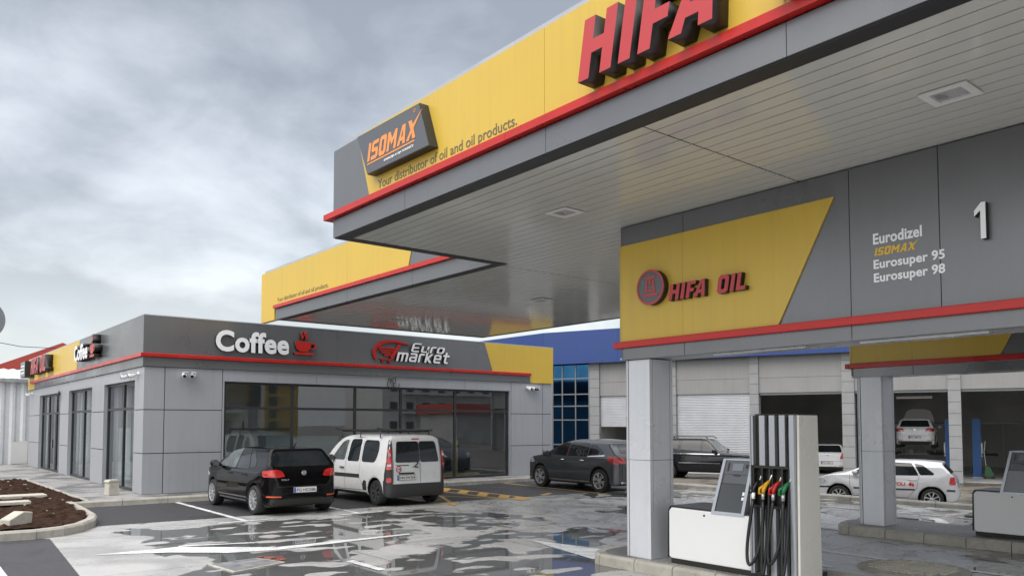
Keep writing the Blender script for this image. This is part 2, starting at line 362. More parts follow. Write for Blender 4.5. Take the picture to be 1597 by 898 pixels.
GLY = {
 'H': (0.75, [[(0, 0), (.25, 0), (.25, .40), (.50, .40), (.50, 0), (.75, 0), (.75, 1), (.50, 1), (.50, .62), (.25, .62), (.25, 1), (0, 1)]]),
 'I': (0.25, [[(0, 0), (.25, 0), (.25, 1), (0, 1)]]),
 'F': (0.44, [[(0, 0), (.25, 0), (.25, .36), (.54, .36), (.54, .57), (.25, .57), (.25, .79), (.62, .79), (.62, 1), (0, 1)]]),
 'A': (0.78, [[(0, 0), (.25, 0), (.29, .2), (.53, .2), (.55, 0), (.80, 0), (.66, 1), (.36, 1)], [(.34, .4), (.51, .4), (.48, .76), (.46, .76)]]),
 'O': (0.74, [[(.14, -.03), (.60, -.03), (.74, .12), (.74, .88), (.60, 1.03), (.14, 1.03), (0, .88), (0, .12)], [(.25, .24), (.25, .76), (.30, .8), (.44, .8), (.49, .76), (.49, .24), (.44, .2), (.30, .2)]]),
 'L': (0.62, [[(0, 0), (.62, 0), (.62, .22), (.25, .22), (.25, 1), (0, 1)]]),
 'S': (0.72, [[(0, 0), (.6, 0), (.72, .12), (.72, .5), (.6, .61), (.24, .61), (.24, .79), (.72, .79), (.72, 1), (.12, 1), (0, .88), (0, .5), (.12, .4), (.48, .4), (.48, .21), (0, .21)]]),
 'M': (0.95, [[(0, 0), (.24, 0), (.24, .58), (.475, .26), (.71, .58), (.71, 0), (.95, 0), (.95, 1), (.74, 1), (.475, .6), (.21, 1), (0, 1)]]),
 'X': (1.0, [[(0, 0), (.28, 0), (.47, .34), (.62, 0), (.92, 0), (.62, .52), (1.25, 1.28), (1.12, 1.2), (.5, .74), (.32, 1), (.02, 1), (.34, .5)]]),
 ' ': (0.55, []),
 'E_': (0.85, [[(0, .15), (.15, 0), (.85, 0), (.85, .2), (.2, .2), (.2, .57), (.75, .57), (.75, .77), (.2, .77), (.2, 1.2), (.85, 1.2), (.85, 1.4), (.15, 1.4), (0, 1.25)]]),
 'u': (0.8, [[(0, 1), (0, .15), (.15, 0), (.8, 0), (.8, 1), (.59, 1), (.59, .2), (.21, .2), (.21, 1)]]), 'r': (0.56, [[(0, 0), (.21, 0), (.21, .79), (.58, .79), (.58, 1), (.14, 1), (0, .86)]]),
 'o': (0.8, [[(.15, 0), (.65, 0), (.8, .15), (.8, .85), (.65, 1), (.15, 1), (0, .85), (0, .15)], [(.21, .21), (.21, .79), (.59, .79), (.59, .21)]]),
 'm': (1.12, [[(0, 0), (.21, 0), (.21, .79), (.455, .79), (.455, 0), (.665, 0), (.665, .79), (.91, .79), (.91, 0), (1.12, 0), (1.12, .86), (.98, 1), (0, 1)]]),
 'a': (0.8, [[(0, .15), (.15, 0), (.8, 0), (.8, .85), (.65, 1), (.05, 1), (.05, .8), (.59, .8), (.59, .62), (.15, .62), (0, .47)], [(.21, .2), (.59, .2), (.59, .42), (.21, .42)]]),
 'k': (0.78, [[(0, 0), (.21, 0), (.21, .38), (.5, 0), (.78, 0), (.38, .5), (.78, 1), (.5, 1), (.21, .62), (.21, 1.5), (0, 1.5)]]),
 'e': (0.8, [[(.15, 0), (.75, 0), (.75, .2), (.21, .2), (.21, .4), (.8, .4), (.8, .85), (.65, 1), (.15, 1), (0, .85), (0, .15)], [(.21, .58), (.59, .58), (.59, .8), (.21, .8)]]),
 't': (0.68, [[(.2, .15), (.35, 0), (.66, 0), (.66, .2), (.41, .2), (.41, .8), (.7, .8), (.7, 1), (.41, 1), (.41, 1.3), (.2, 1.3), (.2, 1), (0, 1), (0, .8), (.2, .8)]])}
def word_loops(word, gap=0.16, shear=0.18):
    x = 0; out_ = []
    for ch in word:
        wd, lps = GLY[ch]
        for lp in lps: out_.append([(x + px + py * shear, py) for px, py in lp])
        x += wd + gap
    return out_
def chaikin(p, it=2, closed=True):
    for _ in range(it):
        q = []
        for i in range(len(p)):
            a, b = p[i], p[(i + 1) % len(p)]
            q += [(a[0] * .75 + b[0] * .25, a[1] * .75 + b[1] * .25), (a[0] * .25 + b[0] * .75, a[1] * .25 + b[1] * .75)]
        p = q
    return p
def circ(cx, cy, r, n=32, a0=0, a1=360): return [(cx + r * math.cos(R(a0 + (a1 - a0) * k / n)), cy + r * math.sin(R(a0 + (a1 - a0) * k / n))) for k in range(n)]
def shape_wall(name, loops, frame, depth, mats, parent, off=(0, 0), sc=1.0, local=False):
    me = loop_geo([[(off[0] + p[0] * sc, off[1] + p[1] * sc) for p in lp] for lp in loops])
    return on_wall(name, me, frame, (0, 1, 0, 1), depth, mats, parent, flat=(0, 1, 0, 1), local=local)

# ------------------------------------------------------------------ ground, forecourt, markings
def sheet(name, pts, z, m, sub=None): return struct(MB().add([(x, y, z) for x, y in pts], [tuple(range(len(pts)))]).build(name, m, normals=False))
sheet('ground', [(-1200, -1200), (1200, -1200), (1200, 1200), (-1200, 1200)], -0.45, M['yard'])
struct(MB().prism([(-60, -60), (18.7, -60), (18.7, 41), (-60, 41)], 'z', -0.6, 0).build('forecourt', M['forecourt']))
struct(MB().add([(18.8, -30, -.28), (18.8, 21, -.28), (18.8, 40, -.28), (24.5, 38.2, -.446), (33.4, 14.6, -.446), (50.5, -30, -.446)], [(0, 1, 4, 5), (1, 2, 3, 4)]).build('yard', M['yard'], normals=False))
sheet('parking_lot', [(3.30, 16.12), (8.0, 15.95), (12.6, 15.75), (18.69, 15.3), (18.69, 19.87), (3.72, 19.87)], 0.004, M['asphalt'])
sheet('road', [(-30, -30), (-0.9, -30), (1.33, 0), (2.08, 10.96), (2.36, 14.80), (2.2, 15.0), (-30, 15.3)], 0.004, M['road'])
mk = MB(); ym = MB()
def strip(mb, a, b, wd, z=0.0062):
    a, b = Vector((*a, 0)), Vector((*b, 0)); n = (b - a).normalized().cross(Vector((0, 0, 1))) * wd / 2
    mb.add([(p.x, p.y, z) for p in (a - n, b - n, b + n, a + n)], [(0, 1, 2, 3)])
def poly(mb, pts, z=0.0062): mb.add([(x, y, z) for x, y in pts], [tuple(range(len(pts)))])
strip(mk, (5.80, 19.85), (5.72, 15.2), 0.11); strip(mk, (5.17, 15.1), (6.26, 15.15), 0.11, 0.0085)
strip(mk, (8.2, 19.85), (8.06, 15.0), 0.11); strip(mk, (7.6, 14.95), (8.6, 14.98), 0.11, 0.0085)
poly(mk, [(2.51, 12.58), (3.44, 12.15), (4.11, 11.57), (4.76, 11.38), (7.18, 11.56), (7.23, 11.68), (4.87, 11.65), (4.18, 12.21), (3.72, 12.62)])
strip(mk, (3.74, 12.66), (4.78, 12.30), 0.10, 0.0085)
poly(mk, [(8.33, 9.83), (8.11, 9.01), (7.82, 7.86), (8.5, 7.9), (8.58, 8.25)])
poly(mk, [(15.67, 8.99), (14.86, 7.77), (13.8, 7.1), (13.3, 7.1), (13.34, 7.66)])
strip(mk, (5.155, 9.87), (5.165, 8.97), 0.12)
strip(mk, (10.98, 7.5), (10.80, -4), 0.10); strip(mk, (9.9, 6.2), (9.8, 5.46), 0.08)
strip(mk, (1.30, 12.6), (1.07, 0), 0.22)
strip(mk, (16.9, 13.2), (17.05, 3), 0.10)
struct(mk.build('white_road_marking', M['paint'], normals=False))
strip(ym, (13.2, 19.85), (13.08, 15.35), 0.10); strip(ym, (12.48, 19.85), (12.42, 15.55), 0.10); strip(ym, (11.65, 17.3), (10.55, 15.05), 0.10); strip(ym, (10.6, 19.85), (10.5, 15.05), 0.10)
strip(ym, (15.76, 19.8), (15.42, 14.95), 0.10); strip(ym, (10.6, 19.8), (12.4, 18.9), 0.1, 0.0085); strip(ym, (11.6, 17.3), (12.42, 15.6), 0.08, 0.0085)
for yy in (19.35, 18.45, 17.55, 16.65):
    poly(ym, [(13.13, yy), (13.13, yy - 0.42), (12.5, yy - 1.1), (12.5, yy - 0.68)], 0.0085)
poly(ym, [(12.5, 15.52), (13.1, 15.9), (13.1, 15.3), (12.45, 14.95)], 0.0085); strip(ym, (13.85, 15.8), (14.4, 16.1), 0.14)
struct(ym.build('yellow_road_marking', M['ypaint'], normals=False))

# pavement round the shop, with separate-looking kerb stones
struct(MB().prism([(3.9, 20.12), (18.69, 20.12), (18.69, 40.9), (-30, 40.9), (-30, 29.3), (3.9, 29.3)], 'z', 0.002, 0.125).build('pavement', M['pave']))
def kerb_run(pts, wd, z0, z1, stone=1.0, name='kerb', m=None):
    mb = MB(); pts = [Vector((*p, 0)) for p in pts]
    for a, b in zip(pts, pts[1:]):
        d = b - a; L = d.length; d.normalize(); n = Vector((d.y, -d.x, 0)); k = max(1, round(L / stone)); st = L / k
        for i in range(k):
            p, q = a + d * (i * st + 0.006), a + d * ((i + 1) * st - 0.006); j = random.uniform(-0.004, 0.004)
            sec = [(0, z0), (0, z1 - 0.035), (0.03, z1 + j), (wd, z1 + j), (wd, z0)]
            v = [(p.x - n.x * -o_, p.y - n.y * -o_, z) for o_, z in sec] + [(q.x + n.x * o_, q.y + n.y * o_, z) for o_, z in sec]
            mb.add(v, [(0, 1, 2, 3, 4)[::-1], (5, 6, 7, 8, 9)] + [(i_, (i_ + 1) % 5, 5 + (i_ + 1) % 5, 5 + i_) for i_ in range(5)])
    return struct(mb.build(name, m or M['kerb']))
kerb_run([(18.68, 19.96), (3.62, 19.96)], 0.15, 0.002, 0.135)
kerb_run([(3.62, 19.96), (3.52, 17.7), (3.45, 16.75), (3.27, 16.05), (2.98, 15.45), (2.62, 15.08), (2.18, 14.9), (1.5, 14.95), (-4, 15.25), (-14, 15.6)], 0.15, 0.002, 0.155, 0.55)
kerb_run([(3.9, 20.14), (3.9, 29.28), (-14, 29.28)], 0.08, 0.05, 0.142)
kerb_run([(18.70, -40), (18.70, 19.9)], 0.16, -0.44, 0.12)
# soil bed
def inside(p, poly_):
    c = False; j = len(poly_) - 1
    for i in range(len(poly_)):
        (xi, yi), (xj, yj) = poly_[i], poly_[j]
        if (yi > p[1]) != (yj > p[1]) and p[0] < (xj - xi) * (p[1] - yi) / (yj - yi) + xi: c = not c
        j = i
    return c
bed = [(3.45, 20.0), (3.37, 17.7), (3.28, 16.85), (3.12, 16.15), (2.86, 15.6), (2.55, 15.24), (2.18, 15.07), (1.5, 15.12), (-6, 15.45), (-6, 29.2), (3.8, 29.2), (3.8, 20.05)]
sb = MB(); st = 0.09; idx = {}
for i in range(int(10 / st)):
    for j in range(int(14.5 / st)):
        x, y = -6 + i * st, 15 + j * st
        if inside((x + st / 2, y + st / 2), bed):
            q = []
            for a, b in ((0, 0), (1, 0), (1, 1), (0, 1)):
                k = (i + a, j + b)
                if k not in idx:
                    px, py = -6 + k[0] * st, 15 + k[1] * st
                    h = 0.135 + 0.05 * noise.noise(Vector((px * 1.3, py * 1.3, 0))) + 0.06 * abs(noise.noise(Vector((px * 4, py * 4, 3)))) + 0.06 * noise.noise(Vector((px * 13, py * 13, 9)))
                    idx[k] = len(sb.v); sb.v.append((px, py, h))
                q.append(idx[k])
            sb.f.append(tuple(q)); sb.m.append(0)
o = sb.build('soil', M['soil'], normals=False); o['kind'] = 'stuff'; o['label'] = 'loose brown soil filling the kerbed planting bed'
pb = MB()
for _ in range(34):
    x, y = random.uniform(-1, 3.6), random.uniform(15.3, 28)
    if inside((x, y), bed):
        r_ = random.uniform(0.012, 0.032); pb.lathe([(0, -r_), (r_, -r_ * .3), (r_ * .9, r_ * .2), (0, r_ * .35)], (x, y, 0.17), n=6)
o = pb.build('pebbles', M['conc']); o['kind'] = 'stuff'; o['label'] = 'small pale stones scattered on the brown soil'
def slab(x0, x1, y0, y1, z, lab, rz=0.03):
    t = MB().box(x0, x1, y0, y1, z, z + 0.07).build('concrete_slab', M['conc'], bevel=0.012); return tag(t, lab, 'slab', 'pale concrete slabs on the soil')
slab(0.6, 3.30, 21.2, 21.75, 0.165, 'long pale concrete slab lying on the soil farther from the road')
slab(0.4, 2.75, 19.55, 19.95, 0.17, 'shorter whiter concrete slab lying on the soil nearer the road')
def bollard(loc, rz, lab, tip=False):
    t = thing('concrete_block', loc, lab, 'concrete block', 'loose concrete blocks', rz, True)
    if tip:
        MB().prism([(-.20, 0), (.2, 0), (.22, .2), (.05, .22), (-.2, .1)], 'y', -.13, .13).build('block_body', M['conc'], t, bevel=0.015)
        MB().box(.205, .232, -.06, .03, .06, .17).build('notch', M['gap'], t)
    else:
        MB().prism([(-.13, 0), (.13, 0), (.12, .32), (-.12, .32)], 'y', -.13, .13).build('block_body', M['conc'], t, bevel=0.015)
        MB().prism([(-.15, .32), (.15, .32), (.11, .38), (-.11, .38)], 'y', -.14, .14).build('block_cap', M['conc'], t, bevel=0.012)
    return t
bollard((4.72, 21.45, 0.125), 0.2, 'upright pale concrete block standing on the pavement by the shop window')
bollard((2.02, 15.95, 0.15), 0.5, 'tipped pale concrete block with a dark notch on the soil bed', True)
# covers in the forecourt
t = thing('drain_cover', (3.95, 10.4, 0), 'rectangular pale drain cover set in the wet forecourt', 'drain cover')
c4 = [(3.55, 10.74), (4.25, 10.85), (4.42, 10.28), (3.62, 9.99)]; cc = Vector((sum(p[0] for p in c4) / 4, sum(p[1] for p in c4) / 4))
ins = [tuple(cc + (Vector(p) - cc) * 0.9) for p in c4]
MB().prism(c4, 'z', 0.001, 0.012).build('cover_frame', M['conc'], t); MB().prism(ins, 'z', 0.002, 0.017).build('cover_plate', M['steel'], t)
for k, p in enumerate([(4.33, 10.9), (4.43, 10.72), (4.48, 10.5)]): tag(MB().box(p[0] - .035, p[0] + .04, p[1] - .02, p[1] + .025, 0.001, 0.018).build('broken_brick', M['tiles'], bevel=0.008), 'small broken red brick lying along the edge of the drain cover', 'brick', 'broken bricks by the drain cover')
t = thing('manhole_cover', (10.45, 4.75, 0), 'cobbled grey manhole cover on the forecourt between the pump islands', 'manhole cover')
MB().lathe([(0.66, 0), (0.66, 0.02), (0.60, 0.03), (0, 0.03)], (10.45, 4.72, 0), n=40).build('cover_frame', M['kerb'], t)
cb = MB()
for i in range(-6, 7):
    for j in range(-6, 7):
        if math.hypot(i, j) * .09 < .52: cb.box(10.45 + i * .09 - .038, 10.45 + i * .09 + .038, 4.72 + j * .09 - .038, 4.72 + j * .09 + .038, 0.02, 0.043)
cb.build('cover_studs', M['conc'], t, bevel=0.01)
# ==PART2==
# ------------------------------------------------------------------ canopy
XA, XB, ZS = 5.0, 7.83, 4.47            # front face, recessed face, soffit height
YA, YB, YN, XE, XBE = 10.15, 19.0, -7.0, 17.3, 14.3
can = thing('canopy', (XA, YA, 0), 'stepped yellow and grey fuel station canopy with red trim and planked underside', 'canopy')
# roof body
MB().box(XA + .16, XE - .16, YN + .1, YA - .16, ZS + .10, 5.55).box(XB + .16, XBE - .16, YA - .15, YB - .1, ZS + .10, 5.5).build('roof', M['coping'], can)
# soffit boards run along y, with two cross joints
def boards(x0, x1, y0, y1, zs=ZS, wd=0.178):
    mb = MB(); n = max(1, round((x1 - x0) / wd)); st = (x1 - x0) / n
    for i in range(n):
        a = x0 + i * st; sec = [(.007, .012), (.0075, .0), (st * .25, -.0003), (st * .5, -.0004), (st * .75, -.0003), (st - .0075, .0), (st - .007, .012)]
        j = random.uniform(-.0004, .0004)
        vs = [(a + u, y0, zs + z + j) for u, z in sec] + [(a + u, y1, zs + z + j * -1) for u, z in sec]; L = len(sec)
        mb.add(vs, [(k, k + 1, L + k + 1, L + k) for k in range(L - 1)])
    return mb
sf = MB()
for (a, b, c, d) in ((XA + .2, XE - .2, YN + .2, 4.585), (XA + .2, XE - .2, 4.6, YA - .006), (XB + .17, XBE - .1, YA + .006, 14.96), (XB + .17, XBE - .1, 14.975, YB - .12)):
    q = boards(a, b, c, d); sf.add(q.v, q.f)
sfo = sf.build('soffit', M['soffit'], can, normals=False)
for p in sfo.data.polygons: p.use_smooth = True
try: sfo.data.set_sharp_from_angle(angle=R(30))
except Exception: pass
MB().box(XA + .17, XE - .17, YN + .11, YA - .17, ZS + .02, ZS + .095).box(XB + .17, XBE - .17, YA - .16, YB - .11, ZS + .02, ZS + .095).build('soffit_backing', M['gap'], can)
# dark lip round the soffit
MB().box(XA + .02, XA + .2, YN, YA - .02, ZS - .012, ZS + .03).box(XA + .2, XB + .02, YA - .17, YA - .02, ZS - .012, ZS + .03).box(XB + .02, XB + .17, YA - .17, YB - .02, ZS - .012, ZS + .03).box(XB + .17, XBE - .02, YB - .12, YB - .02, ZS - .012, ZS + .03).box(XBE - .1, XBE - .02, YA - .02, YB - .12, ZS - .010, ZS + .03).build('soffit_edge', M['lip'], can)
# fascias, front step: lower band in panels, red trim, upper band grey corner then yellow
def panels(mb, cuts, z0, z1, x0, x1, gap=0.006, m=0):
    for a, b in zip(cuts, cuts[1:]): mb.box(x0, x1, a + gap / 2, b - gap / 2, z0, z1, m)
lb = MB(); panels(lb, [YN, 0.4, 3.05, 5.64, 8.23, YA], ZS, 4.72, XA, XA + .12)
for a, b in ((XA + .12, 6.4), (6.4, XB + .11)): lb.box(a + .003, b - .003, YA - .12, YA, ZS + .001, 4.72)
panels(lb, [YA + .003, 12.6, 15.2, YB], ZS, 4.74, XB, XB + .12)
for a, b in ((XB + .12, 11), (11, XBE)): lb.box(a + .003, b - .003, YB - .12, YB - .001, ZS + .001, 4.74)
lb.box(XBE - .12, XBE - .001, YA + .1, YB - .13, ZS + .001, 4.74)
lb.build('lower_band', M['grey'], can)
MB().box(XA - .07, XA + .1, YN, 6.18, 4.735, 4.815).box(XA - .07, XA + .1, 6.184, YA + .17, 4.735, 4.815).box(XA + .1, XB - .07, YA, YA + .17, 4.736, 4.814).box(XB - .07, XB + .1, YA + .0, YB + .03, 4.745, 4.825).build('red_trim', M['red'], can)
MB().box(XA + .02, XA + .12, YN, YA - .02, 4.72, 4.9).box(XB + .02, XB + .12, YA, YB - .02, 4.74, 4.9).build('shadow_gap', M['gap'], can)
MB().prism([(YA, 4.83), (9.105, 4.83), (9.43, 5.705), (YA, 5.705)], 'x', XA, XA + .12).box(XA + .12, XB - .01, YA - .12, YA - .001, 4.83, 5.705).build('upper_grey_panel', M['grey'], can)
MB().prism([(YA + .2, 4.84), (12.72, 4.84), (12.42, 5.72), (YA + .2, 5.72)], 'x', XB, XB + .12).build('upper_grey_panel', M['grey'], can)
MB().box(XB + .12, XBE, YB - .12, YB - .001, 4.84, 5.72).box(XBE - .12, XBE, YA, YB - .12, 4.84, 5.72).build('upper_grey_panel', M['grey'], can)
ya = MB(); c0, c1 = 9.095, 9.42
ya.prism([(c0, 4.83), (5.645, 4.83), (5.645, 5.71), (c1, 5.71)], 'x', XA - .012, XA + .11)
for a, b in ((3.05, 5.64), (0.4, 3.045), (YN, 0.395)): ya.box(XA - .012, XA + .11, a, b, 4.83, 5.71)
ya.build('yellow_panel', M['yellow'], can); ya = MB()
ya.prism([(19.92, 4.47), (19.06, 4.47), (19.07, 4.84), (15.2, 4.84), (15.2, 5.73), (19.93, 5.73)], 'x', XB - .012, XB + .11)
ya.prism([(15.194, 4.84), (12.725, 4.84), (12.425, 5.73), (15.194, 5.73)], 'x', XB - .012, XB + .11)
ya.build('yellow_panel', M['yellow'], can)
MB().box(XA + .03, XA + .22, YN, YA - .12, 5.712, 5.785).box(XB + .03, XB + .2, YA + .2, 19.8, 5.732, 5.80).build('coping', M['coping'], can)
fl = facing_left(XA - .013)
on_wall('printed_slogan', text_geo('Your distributor of oil and oil products.', offset=.004), fl, (-8.87, -6.06, 4.832, 4.985), 0.003, M['texty'], can)
on_wall('printed_slogan', text_geo('Your distributor of oil and oil products.', offset=.004), facing_left(XB - .013), (-18.9, -16.07, 4.86, 5.0), 0.003, M['texty'], can)

# letter signs on the canopy
def facing(x, y, z): return (x, y, z)
t = thing('letter_sign', (XA, 4.97, 4.9), 'large red block letters with black sides along the front yellow canopy fascia', 'sign', 'red letter signs')
shape_wall('lettering', word_loops('HIFA OIL'), facing_left(XA - .012), 0.2, [M['redletter'], M['darkside']], t, (-4.97, 4.872), 0.53)
t = thing('panel_sign', (XA, 8.3, 5.0), 'slanted charcoal box sign with orange letters at the corner of the yellow canopy fascia', 'sign')
MB().prism([(9.22, 5.615), (8.93, 5.045), (7.48, 5.025), (7.70, 5.59)], 'x', XA - .13, XA - .013).build('sign_box', M['darkside'], t)
MB().prism([(9.205, 5.605), (8.935, 5.055), (7.495, 5.035), (7.708, 5.58)], 'x', XA - .135, XA - .1305).build('sign_face', M['charcoal'], t)
ff = facing_left(XA - .1355)
shape_wall('lettering', word_loops('ISOMAX', 0.13, 0.22), ff, 0.004, M['orange'], t, (-8.93, 5.205), 0.23)
on_wall('small_lettering', text_geo('ENERGIJA KOJA POKREĆE', offset=.01), ff, (-8.50, -7.82, 5.10, 5.142), 0.004, M['white'], t)
MB().box(XA - .139, XA - .1355, 7.80, 8.93, 5.165, 5.183).build('underline', M['orange'], t)
shape_wall('trade_mark', [circ(-7.80, 5.53, .022), circ(-7.80, 5.53, .015)], ff, 0.004, M['orange'], t)

# recessed lamps in the soffit
def ceiling_light(x, y, lab):
    t = thing('ceiling_light', (x, y, ZS), lab, 'ceiling light', 'recessed canopy lights')
    f = MB(); z = ZS - .008
    for a in ((-.17, -.11, -.18, .18), (.11, .17, -.18, .18), (-.11, .11, -.18, -.12), (-.11, .11, .12, .18)): f.box(x + a[0], x + a[1], y + a[2], y + a[3], z - .012, z)
    f.build('lamp_frame', M['offwhite'], t); MB().box(x - .11, x + .11, y - .12, y + .12, z - .004, z - .001).build('lamp_lens', M['lamp'], t)
    MB().box(x - .06, x + .06, y + .03, y + .1, z - .007, z - .0045).build('lamp_reflector', M['steel'], t)
ceiling_light(6.56, 2.58, 'square recessed light in the canopy underside nearest the camera')
ceiling_light(6.58, 7.07, 'square recessed light in the canopy underside left of the yellow pump island sign')
ceiling_light(10.9, 12.4, 'square recessed light in the canopy underside just behind the inner step')
ceiling_light(10.2, 17.2, 'square recessed light in the canopy underside closest to the shop')

# ------------------------------------------------------------------ pump islands: column, sign beam, kerb, dispenser
def sign_beam():
    x, y1, y0 = 7.70, 7.24, -3.0
    t = thing('sign_beam', (x, y1, 2.7), 'long grey overhead sign beam with slanted yellow end and fuel names, above the nearer pump island', 'overhead sign', 'overhead sign beams')
    g = MB()
    for a, b in ((6.15, y1 - .108), (4.03, 6.142), (3.16, 4.022), (1.2, 3.152), (y0, 1.192)): g.box(x, x + .1, a, b, 2.94, 4.455)
    g.lathe([(0.1, 2.94), (0.1, 4.455)], (x + .1, y1 - .1, 0), n=24); g.box(x + .1, x + .6, y1 - .1, y1, 2.94, 4.455); g.box(x + .1, x + .6, y0, y1 - .11, 2.95, 4.44)
    g.build('upper_grey_panel', M['grey'], t)
    l = MB()
    for a, b in ((6.15, y1 - .110), (4.03, 6.142), (1.2, 4.022), (y0, 1.192)): l.box(x, x + .1, a, b, 2.70, 2.85)
    l.lathe([(0.1, 2.70), (0.1, 2.85)], (x + .1, y1 - .1, 0), n=24); l.box(x + .1, x + .6, y1 - .1, y1, 2.70, 2.85)
    l.build('lower_band', M['grey'], t)
    yp = MB(); yp.prism([(y1 - .1, 2.94), (6.15, 2.94), (6.15, 4.205), (y1 - .1, 4.205)], 'x', x - .02, x - .001).prism([(6.147, 2.94), (4.845, 2.94), (4.18, 4.205), (6.147, 4.205)], 'x', x - .02, x - .001)
    pts = [(x + .1 - .12 * math.cos(R(a)), y1 - .1 + .12 * math.sin(R(a))) for a in range(0, 91, 9)]
    yp.prism(pts + [(x + .1 - .1005 * math.cos(R(a)), y1 - .1 + .1005 * math.sin(R(a))) for a in range(90, -1, -9)], 'z', 2.94, 4.205)
    yp.build('yellow_panel', M['yellow'], t)
    rd = MB().box(x - .06, x + .02, y0, y1 - .03, 2.852, 2.937)
    rd.prism([(x - .06, y1 - .03), (x - .05, y1 + .05), (x + .02, y1 + .075), (x + .6, y1 + .075), (x + .6, y1 + .004), (x + .05, y1 - .03)], 'z', 2.852, 2.937)
    rd.build('red_trim', M['red'], t, bevel=0.008)
    MB().box(x + .012, x + .59, y0, y1 - .02, 2.705, 2.73).build('underside', M['alu'], t)
    tb = MB()
    for yy in (5.2, 3.4, 1.6): tb.box(x + .1, x + .16, yy - .6, yy + .6, 2.675, 2.7045)
    tb.build('tube_lamp', M['lamp'], t)
    return t
beam = sign_beam()
fr = facing_left(7.6995)
fuel = [('Eurodizel', -3.785, -3.315, 3.632, 3.742, 'white'), ('Eurosuper 95', -3.785, -3.115, 3.362, 3.492, 'white'), ('Eurosuper 98', -3.785, -3.115, 3.228, 3.358, 'white')]
def fuel_print(parent, x, dy, dz):
    f_ = facing_left(x)
    for s, a, b, c, d, m_ in fuel:
        on_wall('printed_fuel_name', text_geo(s, offset=.027, spacing=1.03), f_, (a - dy, b - dy, c + dz, d + dz - (.012 if 'sup' in s else 0)), 0.003, M[m_], parent)
    shape_wall('printed_fuel_name', word_loops('ISOMAX', 0.13, 0.22), f_, 0.003, M['goldtext'], parent, (-3.775 - dy, 3.518 + dz), 0.078)
fuel_print(beam, 7.6995, 0, 0)
MB().box(7.6985, 7.70, 3.156, 3.159, 2.94, 4.45).build('panel_joint', M['gap'], beam)
def column():
    x0, x1, y0, y1 = 7.75, 8.20, 6.75, 7.20
    t = thing('column', (x0, y1, 0.15), 'light grey clad canopy column with a rounded edge behind the nearer fuel dispenser', 'column', 'clad canopy columns')
    MB().box(x0 + .015, x1 - .015, y0 + .015, y1 - .06, .15, 2.70).build('column_core', M['gap'], t)
    c = MB(); zs = [.152, 1.40, 2.698]
    for a, b in zip(zs, zs[1:]):
        c.box(x0, x0 + .012, y0, y1 - .094, a, b - .006); c.box(x0 + .064, x1 - .062, y0, y0 + .012, a, b - .006); c.box(x1 - .05, x1, y0, y0 + .012, a, b - .006)
        c.box(x0 + .0125, x0 + .052, y0, y0 + .012, a, b - .004)
        c.box(x1 - .012, x1, y0 + .0125, y1, a, b - .004); c.box(x0 + .08, x1 - .0125, y1 - .012, y1, a, b - .004)
        pts = [(x0 + .08 - .08 * math.cos(R(q)), y1 - .08 + .08 * math.sin(R(q))) for q in range(0, 91, 10)]
        c.prism(pts + [(x0 + .08 - .068 * math.cos(R(q)), y1 - .08 + .068 * math.sin(R(q))) for q in range(90, -1, -10)], 'z', a, b - .004)
    c.build('cladding_panel', M['column'], t); return t
col = column()
# second island repeats
beam2 = copy_tree(beam); beam2.location += Vector((5.58, -.23, -.03)); beam2['label'] = 'smaller looking grey sign beam with yellow end seen beyond, above the far pump island'
for ch in [c for c in beam2.children if c.name.startswith(('printed_fuel_name',))]: bpy.data.objects.remove(ch)
col2 = copy_tree(col); col2.location += Vector((5.58, -.27, 0)); col2['label'] = 'light grey clad canopy column in front of the small white hatchback on the far island'
# emblem, name and number on the nearer beam
fy = facing_left(7.679)
t = thing('emblem_sign', (7.68, 6.585, 3.577), 'round charcoal emblem sign with red ring on the yellow end of the nearer beam', 'sign')
shape_wall('disc', [circ(-6.585, 3.577, .222, 48)], fy, 0.09, [M['charcoal'], M['darkside']], t)
shape_wall('ring', [circ(-6.585, 3.577, .224, 48), circ(-6.585, 3.577, .196, 48)], facing_left(7.589), 0.006, M['redletter'], t)
e = [[(-.085, .105), (.085, .105), (.085, .135), (-.085, .135)], [(-.018, .03), (.018, .03), (.018, .104), (-.018, .104)],
     [(-.085, -.07), (-.05, -.07), (-.035, .085), (-.065, .085)], [(.05, -.07), (.085, -.07), (.065, .085), (.035, .085)], [(-.047, -.055), (.047, -.055), (.043, -.028), (-.043, -.028)], [(-.115, -.115), (.115, -.115), (.115, -.083), (-.115, -.083)]]
shape_wall('symbol', e, facing_left(7.589), 0.006, M['redletter'], t, (-6.585, 3.577), 1.0)
t = thing('letter_sign', (7.68, 6.3, 3.4), 'small red block letters with black sides on the yellow end of the nearer beam', 'sign', 'red letter signs')
shape_wall('lettering', word_loops('HIFA OIL'), fy, 0.075, [M['redletter'], M['darkside']], t, (-6.31, 3.372), 0.2)
t = thing('number_sign', (7.7, 2.77, 3.5), 'raised white number one on the grey overhead beam', 'sign')
shape_wall('numeral', [[(0, .22), (.052, .27), (.052, 0), (.098, 0), (.098, .345), (.06, .345), (.0, .275), (0, .27)]], facing_left(7.70), 0.07, [M['white'], M['darkside']], t, (-2.83, 3.50), 0.95)

